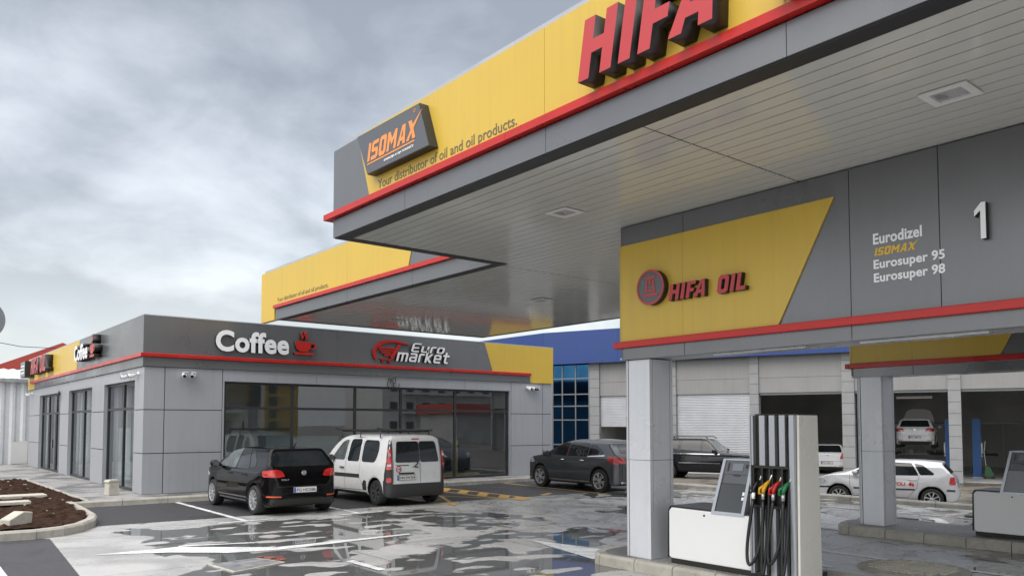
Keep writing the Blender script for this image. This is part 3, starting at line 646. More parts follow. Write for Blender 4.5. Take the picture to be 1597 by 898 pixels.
def island(x0, x1, y1, y0=-6):
    mb = MB(); r_ = (x1 - x0) / 2; cx = (x0 + x1) / 2
    pts = [(x0, y0)] + [(x0, y1 - r_ * .55)] + [(cx - r_ * math.cos(R(a)), y1 - r_ * .55 + r_ * .55 * math.sin(R(a))) for a in range(20, 161, 20)] + [(x1, y1 - r_ * .55), (x1, y0)]
    struct(MB().prism([(cx + (p[0] - cx) * .85, p[1] - .12 if p[1] > 0 else p[1]) for p in pts], 'z', 0.002, 0.149).build('pump_island', M['pave']))
    kerb_run(pts, 0.14, 0.002, 0.15, 0.62)
island(7.58, 8.85, 7.85); island(12.92, 14.6, 7.35)

def hose_pts(y, x, top, bottom, sag):   # a loop hanging in front of the tower: from the nozzle down and back up into its channel
    a = [(x - .05, y + .03, top)]
    for k in range(1, 15):
        q = k / 14; a.append((x - .05 - .05 * math.sin(math.pi * q), y + .03 + sag * math.sin(math.pi * min(1, q * 1.15)) * (1 if q < .55 else .8) - .11 * q, top - (top - bottom) * math.sin(math.pi * min(q * 1.0, 1) / 1) ** .75 if q < .5 else bottom + (top * 0.93 - bottom) * (1 - math.sin(math.pi * q) ** .75)))
    return a
def dispenser():
    t = thing('fuel_dispenser', (7.76, 5.3, 0.15), 'white fuel dispenser with four coloured nozzles and a tall hose tower on the nearer island', 'fuel dispenser', 'fuel dispensers')
    x = 7.75
    MB().box(x + .03, 8.42, 4.75, 6.45, .152, .215).build('plinth', M['black'], t)
    MB().prism([(6.46, .235), (6.455, .79), (6.42, .835), (5.29, .82), (5.29, .215), (6.42, .215)], 'x', x, x + .03).build('front_panel', M['cabinet'], t, bevel=0.012)
    MB().box(x + .032, 8.40, 5.29, 6.44, .22, .83).build('cabinet', M['cabinet'], t, bevel=0.01)
    MB().prism([(6.445, .80), (6.47, .23), (6.485, .22), (6.475, .80), (6.44, .855), (5.29, .845), (5.29, .831), (6.43, .84)], 'x', x + .005, 8.42).build('cabinet_edge', M['black'], t)
    MB().lathe([(.012, 0), (.012, .008)], (x - .008, 5.92, .775), 'x', 12).build('lock', M['black'], t)
    # display terminal, leaning back
    d = thing_part('display_terminal', t)
    fr_ = MB()
    def pt(u, v, dx=0): # u 0..1 from far to near, v 0..1 up
        return (x - .015 + .10 * v + dx, 5.815 - u * .45 - v * (.12 - u * .04), .812 + v * .643)
    def bar(u0, u1, v0, v1, d0, d1, mb):
        q = [pt(u0, v0, d0), pt(u1, v0, d0), pt(u1, v1, d0), pt(u0, v1, d0), pt(u0, v0, d1), pt(u1, v0, d1), pt(u1, v1, d1), pt(u0, v1, d1)]
        mb.add(q, [(0, 1, 2, 3), (7, 6, 5, 4), (0, 4, 5, 1), (1, 5, 6, 2), (2, 6, 7, 3), (3, 7, 4, 0)])
    bar(0, .09, 0, 1, 0, .3, fr_); bar(.91, 1, 0, 1, 0, .3, fr_); bar(.092, .908, 0, .05, 0, .3, fr_); bar(.092, .908, .975, 1, 0.0, .3, fr_)
    fr_.build('terminal_frame', M['alu'], d)
    q = MB(); bar(.092, .908, .052, .55, .012, .28, q); q.build('lower_window', M['screen'], d)
    q = MB(); bar(.092, .908, .555, .72, .02, .28, q); q.build('keypad_shelf', M['charcoal'], d)
    q = MB(); bar(.092, .908, .725, .972, .012, .28, q); q.build('upper_window', M['charcoal'], d)
    q = MB(); bar(.36, .70, .79, .92, .006, .0118, q); q.build('screen', M['screen2'], d)
    q = MB(); bar(.20, .24, .78, .93, .006, .0118, q); bar(.42, .64, .70, .715, .008, .0198, q); bar(.78, .84, .84, .91, .006, .0118, q); q.build('buttons', M['black'], d)
    q = MB(); bar(.84, .90, .36, .42, .002, .0118, q); bar(.84, .90, .28, .33, .002, .0118, q); q.build('card_slot', M['white'], d)
    # hose tower
    y1, y0 = 5.27, 4.72
    MB().prism([(y1, .2), (y0, .2), (y0, 1.955), (y1 - .03, 1.955)], 'x', x + .06, x + .16).build('tower_back', M['black'], t)
    s = MB(); ys_ = [5.255, 5.20, 5.145, 5.07, 5.015, 4.95, 4.895, 4.83, 4.775, 4.725]
    def strip_(a, b, z0, z1, xx=x): s.prism([(a, z0), (b, z0), (b, z1), (a, z1)], 'x', xx, x + .058)
    for (a, b) in ((5.262, 5.235), (5.155, 5.085), (5.03, 4.96), (4.905, 4.835)):
        strip_(a, b, 1.40, 1.955); strip_(a, b, .2, .93)
    strip_(4.785, 4.745, .2, 1.955); strip_(4.74, 4.722, .2, 1.955, x - .012); strip_(5.275, 5.264, .2, 1.955, x - .01)
    s.build('tower_strips', M['alu'], t)
    p = MB(); p.box(x - .004, x + .057, 4.795, 5.233, 1.37, 1.398); p.box(x - .004, x + .057, 4.795, 5.233, .932, .96)
    for yy in (5.232, 5.12, 4.995, 4.87, 4.79): p.box(x - .004, x + .057, yy - .006, yy + .006, .961, 1.369)
    p.build('nozzle_bay', M['black'], t)
    # cream side walls, wider at the foot
    MB().prism([(x + .045, 1.955), (8.175, 1.955), (8.215, .19), (x + .02, .19)], 'y', 4.69, 4.719).build('side_panel', M['cream'], t, bevel=0.006)
    MB().prism([(x + .062, 1.95), (8.16, 1.95), (8.19, .2), (x + .17, .2)], 'y', 4.722, 5.26).build('tower_body', M['cream'], t)
    MB().box(x + .05, 8.18, 4.70, 5.24, 1.956, 1.972).build('tower_cap', M['black'], t, bevel=0.005)
    cols = ['rubber', 'nyellow', 'nred', 'ngreen']; labs = ['black fuel nozzle', 'yellow fuel nozzle', 'red fuel nozzle', 'green fuel nozzle']
    for k, yy in enumerate((5.185, 5.06, 4.935, 4.815)):
        nz = MB(); nz.tube([(x + .0, yy - .03, 1.235), (x - .033, yy - .0, 1.19), (x - .057, yy + .012, 1.14), (x - .065, yy + .012, 1.10)], [.013, .024, .026, .018], 10)
        nz.tube([(x - .035, yy - .005, 1.20), (x - .10, yy + .035, 1.15), (x - .095, yy + .045, 1.10), (x - .065, yy + .012, 1.09)], .014, 8)
        n_ = nz.build('nozzle', M[cols[k]], t, smooth=True); n_['label'] = labs[k]
        MB().tube([(x + .0, yy - .03, 1.235), (x + .02, yy - .045, 1.29), (x + .045, yy - .05, 1.33)], [.013, .011, .010], 8).build('spout', M['chrome'], n_, smooth=True)
        MB().tube([(x - .065, yy + .012, 1.098), (x - .066, yy + .013, 1.03)], [.022, .019], 10).build('swivel', M['white'] if k == 0 else M['steel'], n_, smooth=True)
        bot = (.30, .20, .34, .22)[k]; sag = (.075, .012, .06, .01)[k]; pts = []
        for i in range(25):
            q = i / 24
            if q < .5:
                a = q / .5; z = 1.03 - (1.03 - bot) * (1 - (1 - a) ** 1.7) ; yv = yy + .013 + sag * math.sin(math.pi * a * .8); xv = x - .066 - .03 * math.sin(math.pi * a / 2)
            else:
                a = (q - .5) / .5; z = bot + (1.37 - bot) * a ** 1.7; yv = yy + .013 + sag * math.sin(math.pi * .8) * (1 - a) - (.058 if sag > .05 else .03) * math.sin(math.pi * a * .5) - sag * .9 * math.sin(math.pi * a); xv = x - .096 + .125 * a ** 1.5
            pts.append((xv, yv, z))
        pts += [(x + .03, pts[-1][1], 1.6), (x + .03, pts[-1][1] + .005, 1.93)]
        MB().tube(pts, .0185, 8).build('hose', M['rubber'], t, smooth=True)
    return t
def thing_part(name, parent):
    o = bpy.data.objects.new(name, None); COL.objects.link(o); o.parent = parent; o.empty_display_size = .1
    if root_of(parent).name not in LOCAL: o.location = -origin_of(parent)
    return o
dsp = dispenser()
dsp2 = copy_tree(dsp); dsp2.location += Vector((5.55, -1.39, 0)); [setattr(ch, 'location', ch.location + Vector((0, .27, 0))) for ch in dsp2.children if ch.name.startswith('display_terminal')]; dsp2['label'] = 'white fuel dispenser cut by the right edge of the photo on the far island'

# ------------------------------------------------------------------ shop
XS, YS, XR, YE, ZF = 5.3, 21.03, 18.9, 39.0, 0.125
shop = thing('shop_building', (XS, YS, 0), 'single storey grey panelled shop with large dark windows and red trimmed fascia', 'building')
# wall core (dark, shows only in the panel gaps), then panels
MB().box(XS + .03, XS + .3, YS + .03, YS + .87, 0.1, 3.3).box(XS + .3, 7.26, YS + .03, YS + .3, 0.1, 3.3).box(17.02, XR - .03, YS + .03, YS + .3, 0.1, 3.3).box(XS + .03, XR - .03, YS + .03, YS + .3, 3.03, 3.35).box(XS + .03, XS + .3, YS + .3, YE - .03, 3.03, 3.35) \
    .box(XS + .03, XS + .3, 25.33, 26.87, .1, 3.03).box(XS + .03, XS + .3, 30.53, 31.97, .1, 3.03).box(XS + .03, XS + .3, 36.43, YE - .03, .1, 3.03).build('wall_core', M['gap'], shop)
wp = MB(); G_ = .02
zc_ = [ZF, 1.14, 2.23, 3.31]
for a, b in zip(zc_, zc_[1:]):
    for xa_, xb_ in ((XS, 5.79), (5.79, 7.24), (17.04, 18.47), (18.47, XR)): wp.box(xa_ + (G_ / 2 if xa_ > XS else 0), xb_ - (G_ / 2 if xb_ < XR else 0), YS, YS + .025, a + G_ / 2, b - G_ / 2)
    for ya_, yb_ in ((YS + .026, 21.9), (25.3, 26.9), (30.5, 32.0), (36.4, YE)): wp.box(XS, XS + .025, ya_, yb_, a + G_ / 2, b - G_ / 2)
wp.box(7.246, 7.29, YS, YS + .14, ZF, 2.995); wp.box(16.98, 17.033, YS, YS + .14, ZF, 2.995)
for a, b in ((7.246, 9.9), (9.9, 12.5), (12.5, 15.1), (15.1, 17.034)): wp.box(a + .003, b - .003, YS, YS + .14, 3.0, 3.305)
for a, b in ((21.9, 25.3), (26.9, 30.5), (32.0, 36.4)):
    wp.box(XS, XS + .36, a + .002, b - .002, 3.0, 3.305)
    wp.box(XS + .026, XS + .36, a - .03, a + .001, ZF, 3.0); wp.box(XS + .026, XS + .36, b - .001, b + .03, ZF, 3.0)
wp.box(XR - .025, XR, YS + .026, YE, ZF, 3.31); wp.box(XS, XR, YE - .025, YE, ZF, 3.31)
wp.build('wall_panel', M['silver'], shop)
# interior
MB().box(XS + .31, XR - .05, YS + .31, YE - .1, .1, .131).build('shop_floor', M['floor'], shop)
MB().box(XS + .31, XR - .05, 30.0, 30.2, .131, 3.2).box(XS + .31, XR - .05, YS + .32, YE - .1, 3.2, 3.3).build('interior_wall', M['inner2'], shop)
MB().box(XS + .05, XR - .05, YS + .05, YE - .05, 3.5, 4.2).build('roof', M['coping'], shop)
# fascia
fg = MB()
fg.box(XS - .05, XS + .05, YS - .05, 37.45, 3.31, 3.54); fg.prism([(XS + .051, 3.31), (17.88, 3.31), (17.82, 3.54), (XS + .051, 3.54)], 'y', YS - .05, YS + .04)
for a, b in zip([XS + .051, 7.9, 10.5, 13.1], [7.897, 10.497, 13.097, 15.5]): fg.box(a, b, YS - .05, YS + .04, 3.645, 4.575)
fg.prism([(15.503, 3.645), (16.2, 3.645), (15.86, 4.575), (15.503, 4.575)], 'y', YS - .05, YS + .04)
fg.box(XS - .05, XS + .05, YS - .05, 25.0, 3.645, 4.575); fg.prism([(25.004, 3.645), (29.06, 3.645), (28.6, 4.575), (25.004, 4.575)], 'x', XS - .05, XS + .05)
fg.build('fascia_grey', M['grey'], shop)
fyel = MB(); fyel.prism([(16.203, 3.645), (17.85, 3.645), (17.825, 3.54), (17.883, 3.31), (XR + .02, 3.31), (XR + .03, 4.578), (15.863, 4.578)], 'y', YS - .055, YS + .04)
fyel.build('fascia_yellow', M['yellow'], shop); fyel = MB()
MB().box(XR - .06, XR + .028, YS + .041, YE, 3.31, 4.575).build('fascia_grey', M['grey'], shop)
fyel.prism([(29.063, 3.645), (38.0, 3.645), (38.0, 3.54), (37.46, 3.54), (37.46, 3.31), (39.1, 3.31), (39.1, 4.578), (28.603, 4.578)], 'x', XS - .055, XS + .05)
fyel.build('fascia_yellow', M['yellow'], shop)
MB().box(XS - .12, XS, YS - .12, 38.05, 3.545, 3.64).box(XS + .001, 17.86, YS - .12, YS, 3.545, 3.64).build('red_trim', M['red'], shop, bevel=.01)
MB().box(XS - .055, XR + .03, YS - .055, YS + .12, 4.579, 4.605).box(XS - .055, XS + .12, YS + .121, YE, 4.579, 4.605).build('coping', M['coping'], shop)
# windows: frame bars with panes as sub-parts
def window(parent, axis, c, a0, a1, z0, z1, mull, trans, door=None, depth=.07):
    f = MB(); bw = .035
    def B(u0, u1, v0, v1):
        if axis == 'y': f.box(u0, u1, c, c + depth, v0, v1)
        else: f.box(c, c + depth, u0, u1, v0, v1)
    B(a0, a1, z0, z0 + .06); B(a0, a1, z1 - .06, z1)
    cuts = [a0 + bw] + list(mull) + [a1 - bw]
    for u in cuts: B(u - bw, u + bw, z0 + .06, z1 - .06)
    for p, q in zip(cuts, cuts[1:]): B(p + bw, q - bw, trans - .035, trans + .035)
    if door:
        for u in door: B(u - .05, u + .05, z0 + .06, trans - .035)
    o = f.build('window', M['frame'], parent)
    for p, q in zip(cuts, cuts[1:]):
        for v0, v1 in ((z0 + .06, trans - .035), (trans + .035, z1 - .06)):
            m = MB(); k = c + depth * .5
            if axis == 'y': m.box(p + bw, q - bw, k - .004, k + .004, v0, v1)
            else: m.box(k - .004, k + .004, p + bw, q - bw, v0, v1)
            m.build('pane', M['glass'], o)
    return o
window(shop, 'y', YS + .07, 7.29, 16.98, ZF + .005, 2.995, (9.22, 11.17, 12.73, 14.76), 2.30)
window(shop, 'x', XS + .10, 21.9, 25.3, ZF + .005, 2.995, (23.45,), 2.28)
window(shop, 'x', XS + .10, 26.9, 30.5, ZF + .005, 2.995, (28.5,), 2.28)
dw = window(shop, 'x', XS + .10, 32.0, 36.4, ZF + .005, 2.995, (33.3, 34.9), 2.28, (34.85 - .1, 33.4 + .05))
MB().box(XS + .04, XS + .098, 33.75, 33.8, 1.0, 1.3).build('door_handle', M['chrome'], dw)
# shelves and a counter inside
def shelf_unit(x, y, wd, dp, h, lab):
    t = thing('display_shelf', (x, y, .131), lab, 'shelf', 'white display shelves in the shop')
    f = MB().box(x, x + wd, y, y + .03, .131, h).box(x, x + .03, y + .031, y + dp, .131, h).box(x + wd - .03, x + wd, y + .031, y + dp, .131, h).build('shelf_frame', M['shelfw'], t)
    for k in range(5): MB().box(x + .031, x + wd - .031, y + .032, y + dp, .25 + k * (h - .4) / 4.6, .28 + k * (h - .4) / 4.6).build('shelf_board', M['shelfw'], t)
shelf_unit(6.5, 23.0, .45, 1.5, 1.75, 'white shelf rack just behind the first side window of the shop')
shelf_unit(6.6, 27.6, .45, 1.6, 1.75, 'white shelf rack behind the middle side window of the shop')
shelf_unit(13.3, 22.3, 1.3, .5, 1.45, 'low white shelf rack behind the front window right of the white van')
shelf_unit(9.6, 23.4, 2.2, .5, 1.5, 'wide white shelf rack deep behind the front window of the shop')
t = thing('counter', (15.2, 22.0, .131), 'pale timber post and counter frame inside the right front window', 'counter')
MB().box(15.15, 15.3, 21.7, 21.85, .131, 1.35).box(13.2, 16.2, 21.72, 21.86, .131, .25).build('counter_frame', M['wood'], t); MB().box(14.65, 15.14, 22.9, 23.3, .131, 1.0).build('counter_body', M['shelfw'], t)

# signs on the shop
CUP = [[(.02, .42), (.54, .42), (.50, .2), (.40, .12), (.16, .12), (.06, .2)], [(.54, .38), (.66, .38), (.70, .34), (.68, .25), (.60, .19), (.515, .19), (.522, .225), (.59, .225), (.63, .27), (.645, .32), (.62, .345), (.535, .345)],
       [(.0, .02), (.58, .02), (.66, .09), (.0, .09)], [(.20, .47), (.28, .52), (.30, .58), (.25, .66), (.27, .74), (.2, .68), (.19, .6), (.235, .54)], [(.32, .47), (.42, .53), (.43, .60), (.36, .68), (.37, .76), (.30, .68), (.30, .62), (.355, .55)]]
two = [M['white'], M['darkside']]; twor = [M['red'], M['darkside']]
FS = facing_front(YS - .051)
t = thing('coffee_sign', (7.0, YS, 3.75), 'white word with a red steaming cup on the front grey fascia', 'sign', 'coffee signs')
on_wall('lettering', text_geo('Coffee', offset=.036, spacing=1.06), FS, (6.99, 9.0, 3.775, 4.345), .1, two, t)
shape_wall('cup', CUP, FS, .1, twor, t, (9.16, 3.79), .93)
t = thing('market_sign', (11.6, YS, 3.7), 'red shopping trolley emblem with two lines of white lettering on the front fascia', 'sign')
shape_wall('arc', [chaikin([(11.72, 3.78), (11.62, 3.95), (11.64, 4.13), (11.78, 4.30), (12.0, 4.40), (12.32, 4.43), (12.62, 4.40), (12.92, 4.32), (12.90, 4.30), (12.6, 4.335), (12.32, 4.355), (12.04, 4.32), (11.87, 4.22), (11.75, 4.09), (11.73, 3.96), (11.80, 3.80)], 2)], FS, .06, twor, t)
bk = [[(12.22, 3.86), (12.35, 3.86), (12.61, 4.30), (12.50, 4.30)], [(11.88, 3.815), (12.33, 3.81), (12.33, 3.84), (11.88, 3.845)]]
for (a_, b_, c_) in ((11.82, 12.385, 4.145), (11.87, 12.345, 4.075), (11.94, 12.30, 4.005), (12.04, 12.26, 3.935)): bk.append([(a_, c_), (b_, c_ - .005), (b_ + .025, c_ + .04), (a_ - .03, c_ + .045)])
shape_wall('trolley', bk, FS, .06, twor, t)
shape_wall('trolley_wheels', [circ(11.99, 3.755, .045, 16), circ(11.99, 3.755, .02, 12), circ(12.22, 3.75, .045, 16), circ(12.22, 3.75, .02, 12)], FS, .06, twor, t)
on_wall('upper_lettering', loop_geo(word_loops(['E_', 'u', 'r', 'o'], .17, .22)), FS, (12.95, 14.22, 4.10, 4.38), .09, two, t)
on_wall('lower_lettering', loop_geo(word_loops('market', .16, .22)), FS, (12.42, 14.40, 3.79, 4.20), .09, two, t)
FL = facing_left(XS - .051)
t = thing('coffee_sign', (XS, 28.2, 3.9), 'white word with a pink red cup on the side fascia, seen at a sharp angle', 'sign', 'coffee signs')
on_wall('lettering', text_geo('Coffee', offset=.034, spacing=1.04), FL, (-28.3, -26.35, 3.84, 4.34), .22, two, t)
shape_wall('cup', CUP, FL, .22, twor, t, (-26.0, 3.82), .9)
t = thing('letter_sign', (XS, 36.6, 3.9), 'red block letters with white edges on the yellow side fascia of the shop', 'sign', 'red letter signs')
shape_wall('lettering', word_loops('HIFA OIL'), facing_left(XS - .056), .28, [M['redletter'], M['darkside']], t, (-36.5, 3.84), .60)
t = thing('panel_sign', (XS, 38.3, 3.9), 'small grey box sign at the far end of the side fascia', 'sign')
MB().box(XS - .4, XS - .057, 37.5, 38.7, 3.8, 4.45).build('sign_box', M['darkside'], t); MB().box(XS - .404, XS - .4005, 37.52, 38.68, 3.82, 4.43).build('sign_face', M['mullion'], t)
for k in range(3): MB().box(XS - .408, XS - .4045, 37.65, 38.5, 3.95 + k * .14, 4.0 + k * .14).build('stripe', M['white'], t)

# security cameras and loose cable ends
def secam(loc, rz, lab, tone='white'):
    t = thing('security_camera', loc, lab, 'security camera', 'white security cameras on the shop walls', rz, True)
    MB().lathe([(.055, 0), (.055, .03), (.03, .04), (.03, .09)], (0, 0, 0), 'y', 14).build('bracket', M['white'], t, smooth=False)
    b = MB().tube([(0, .07, 0), (0.01, .1, -.02), (.03, .15, -.04), (.05, .23, -.06)], [.05, .062, .062, .055], 14).build('camera_body', M['white'], t, smooth=False)
    MB().tube([(.051, .232, -.061), (.0525, .242, -.064)], .043, 14).build('lens', M['black'], b)
    MB().prism([(-.05, .08), (.06, .08), (.07, .25), (-.04, .25)], 'z', .035, .05).build('sun_shield', M['white'], b)
for (x, y, rz, lab) in ((6.25, YS, R(180), 'left one of two white security cameras by the shop corner, front wall'), (6.5, YS, R(165), 'right one of two white security cameras by the shop corner, front wall'),
                      (17.75, YS, R(195), 'left one of the white security cameras under the yellow fascia end'), (18.0, YS, R(180), 'middle white security camera under the yellow fascia end'), (18.25, YS, R(150), 'right one of the white security cameras under the yellow fascia end'),
                      (XS, 21.55, R(90), 'white security camera nearer the corner on the shop side wall'), (XS, 22.3, R(90), 'white security camera above the first side window of the shop'), (XS, 38.2, R(90), 'white security camera at the far end of the shop side wall')):
    secam((x, y, 3.14), rz, lab)
def cable_end(p, ax, lab):
    pts = []
    for k in range(40):
        a = k / 39 * 4 * math.pi; r_ = .10 + .04 * math.sin(k * .6); u, v = r_ * math.cos(a) + k * .008 - .15, r_ * math.sin(a) * 1.1
        pts.append((p[0] + u, p[1] - .03 - .0015 * k, p[2] + v) if ax == 'y' else (p[0] - .03 - .0015 * k, p[1] - u, p[2] + v))
    tag(MB().tube(pts, .012, 6).build('loose_cable', M['black'], smooth=True), lab, 'cable', 'loose cable ends on the shop walls')
cable_end((12.35, YS, 3.12), 'y', 'dark coiled cable end above the front shop window behind the van'); cable_end((XS, 32.0, 2.9), 'x', 'dark coiled cable end on the shop side wall by the door')
# ==PART3==
# ------------------------------------------------------------------ vehicles (built facing +y, origin on the ground between the axles)
def paint(name, col, rough=0.22, metal=0.0, coat=0.0, grime=0.0): return mat(name, col, rough * .5, metal=metal, coat=coat, var=0.04, vscale=0.8, rvar=0.03, grime=grime)
M['p_black'] = paint('black_car_paint', (0.003, 0.003, 0.0035), 0.14); M['p_black'].node_tree.nodes['Principled BSDF'].inputs['Specular IOR Level'].default_value = 0.28; M['p_white'] = paint('white_car_paint', (0.72, 0.73, 0.74), 0.25, grime=0.10)
M['p_van'] = paint('white_van_paint', (0.60, 0.61, 0.615), 0.28, grime=0.16); M['p_grey'] = paint('dark_grey_car_paint', (0.085, 0.088, 0.093), 0.24, 0.4)
M['p_suv'] = paint('black_suv_paint', (0.007, 0.008, 0.011), 0.2, 0.2); M['p_silver'] = paint('silver_white_car_paint', (0.52, 0.53, 0.55), 0.26, 0.1, grime=0.08)
M['cglass'] = mat('car_glass', (0.012, 0.015, 0.017), 0.03, spec=0.45, var=0.6, vscale=1.2, rvar=0.01)
M['cglass2'] = mat('clear_car_glass', (0.10, 0.115, 0.115), 0.03, spec=0.7, var=0.6, vscale=1.6, rvar=0.01)
M['plastic'] = mat('grey_black_plastic', (0.028, 0.029, 0.031), 0.5, bump=0.1, bscale=90); M['tyre'] = mat('tyre_rubber', (0.014, 0.014, 0.014), 0.7, var=0.3, vscale=6)
M['rim'] = mat('alloy_rim', (0.60, 0.61, 0.63), 0.28, metal=0.75); M['rimd'] = mat('dark_rim', (0.09, 0.09, 0.095), 0.35, metal=0.5)
M['taillamp'] = mat('red_tail_lamp', (0.42, 0.014, 0.013), 0.08, spec=0.8, coat=0.6, var=0.35, vscale=9); M['headlamp'] = mat('clear_lamp', (0.55, 0.57, 0.60), 0.06, metal=0.4, var=0.4, vscale=12)
M['plate'] = mat('number_plate', (0.72, 0.72, 0.70), 0.35); M['plateblue'] = mat('plate_band', (0.02, 0.07, 0.35), 0.4); M['ink'] = mat('plate_ink', (0.012, 0.012, 0.012), 0.5)
M['seam'] = mat('door_seam', (0.02, 0.02, 0.021), 0.7); M['amber'] = mat('orange_reflector', (0.6, 0.09, 0.02), 0.2)

def rnd(p, r_=0.05, k=4):
    out_ = []; n = len(p)
    for i in range(n):
        a, b, c = Vector(p[i - 1]), Vector(p[i]), Vector(p[(i + 1) % n]); d1, d2 = a - b, c - b
        q = min(r_, d1.length * .45, d2.length * .45); s_, e_ = b + d1.normalized() * q, b + d2.normalized() * q
        for j in range(k + 1):
            t_ = j / k; v = s_ * (1 - t_) ** 2 + b * 2 * t_ * (1 - t_) + e_ * t_ ** 2; out_.append((v.x, v.y))
    return out_
def tmpobj(mb, mats=None):
    me = bpy.data.meshes.new('tmp'); me.from_pydata(mb.v, [], mb.f); b = bmesh.new(); b.from_mesh(me); bmesh.ops.recalc_face_normals(b, faces=b.faces[:]); b.to_mesh(me); b.free()
    o = bpy.data.objects.new('tmp', me); COL.objects.link(o); return o
def car_shell(side, half, plan, wheels, ra, voxel=0.026, smooth=5):
    A = tmpobj(MB().prism(chaikin(side), 'x', -1.3, 1.3))
    fr_ = [(x, z) for x, z in half] + [(-x, z) for x, z in reversed(half)]
    B = tmpobj(MB().prism(chaikin(fr_, 1), 'y', -3, 3))
    pl_ = [(x, y) for x, y in plan] + [(-x, y) for x, y in reversed(plan)]
    Cc = tmpobj(MB().prism(chaikin(pl_, 2), 'z', -0.5, 3))
    D = MB(); inn = half[2][0] - .30
    for y, z in wheels:
        for s in (-1, 1): D.lathe([(ra, 0), (ra, .75)], (inn if s > 0 else -inn - .75, y, z), 'x', 40)
    D = tmpobj(D)
    for oper, cut in (('INTERSECT', B), ('INTERSECT', Cc), ('DIFFERENCE', D)):
        m = A.modifiers.new('b', 'BOOLEAN'); m.operation = oper; m.object = cut; m.solver = 'EXACT'
    m = A.modifiers.new('r', 'REMESH'); m.mode = 'VOXEL'; m.voxel_size = voxel
    m = A.modifiers.new('s', 'SMOOTH'); m.factor = .5; m.iterations = smooth
    dg = bpy.context.evaluated_depsgraph_get(); dg.update(); me = bpy.data.meshes.new_from_object(A.evaluated_get(dg))
    for o in (A, B, Cc, D): bpy.data.objects.remove(o)
    return me
def clip_cell(p, x0, x1, y0, y1):
    for ax, v, sg in ((0, x0, 1), (0, x1, -1), (1, y0, 1), (1, y1, -1)):
        q = []
        for i in range(len(p)):
            a, b = p[i - 1], p[i]; ia, ib = (a[ax] - v) * sg >= -1e-9, (b[ax] - v) * sg >= -1e-9
            if ia != ib:
                t_ = (v - a[ax]) / (b[ax] - a[ax]); q.append((a[0] + (b[0] - a[0]) * t_, a[1] + (b[1] - a[1]) * t_))
            if ib: q.append(b)
        p = q
        if len(p) < 3: return []
    return p
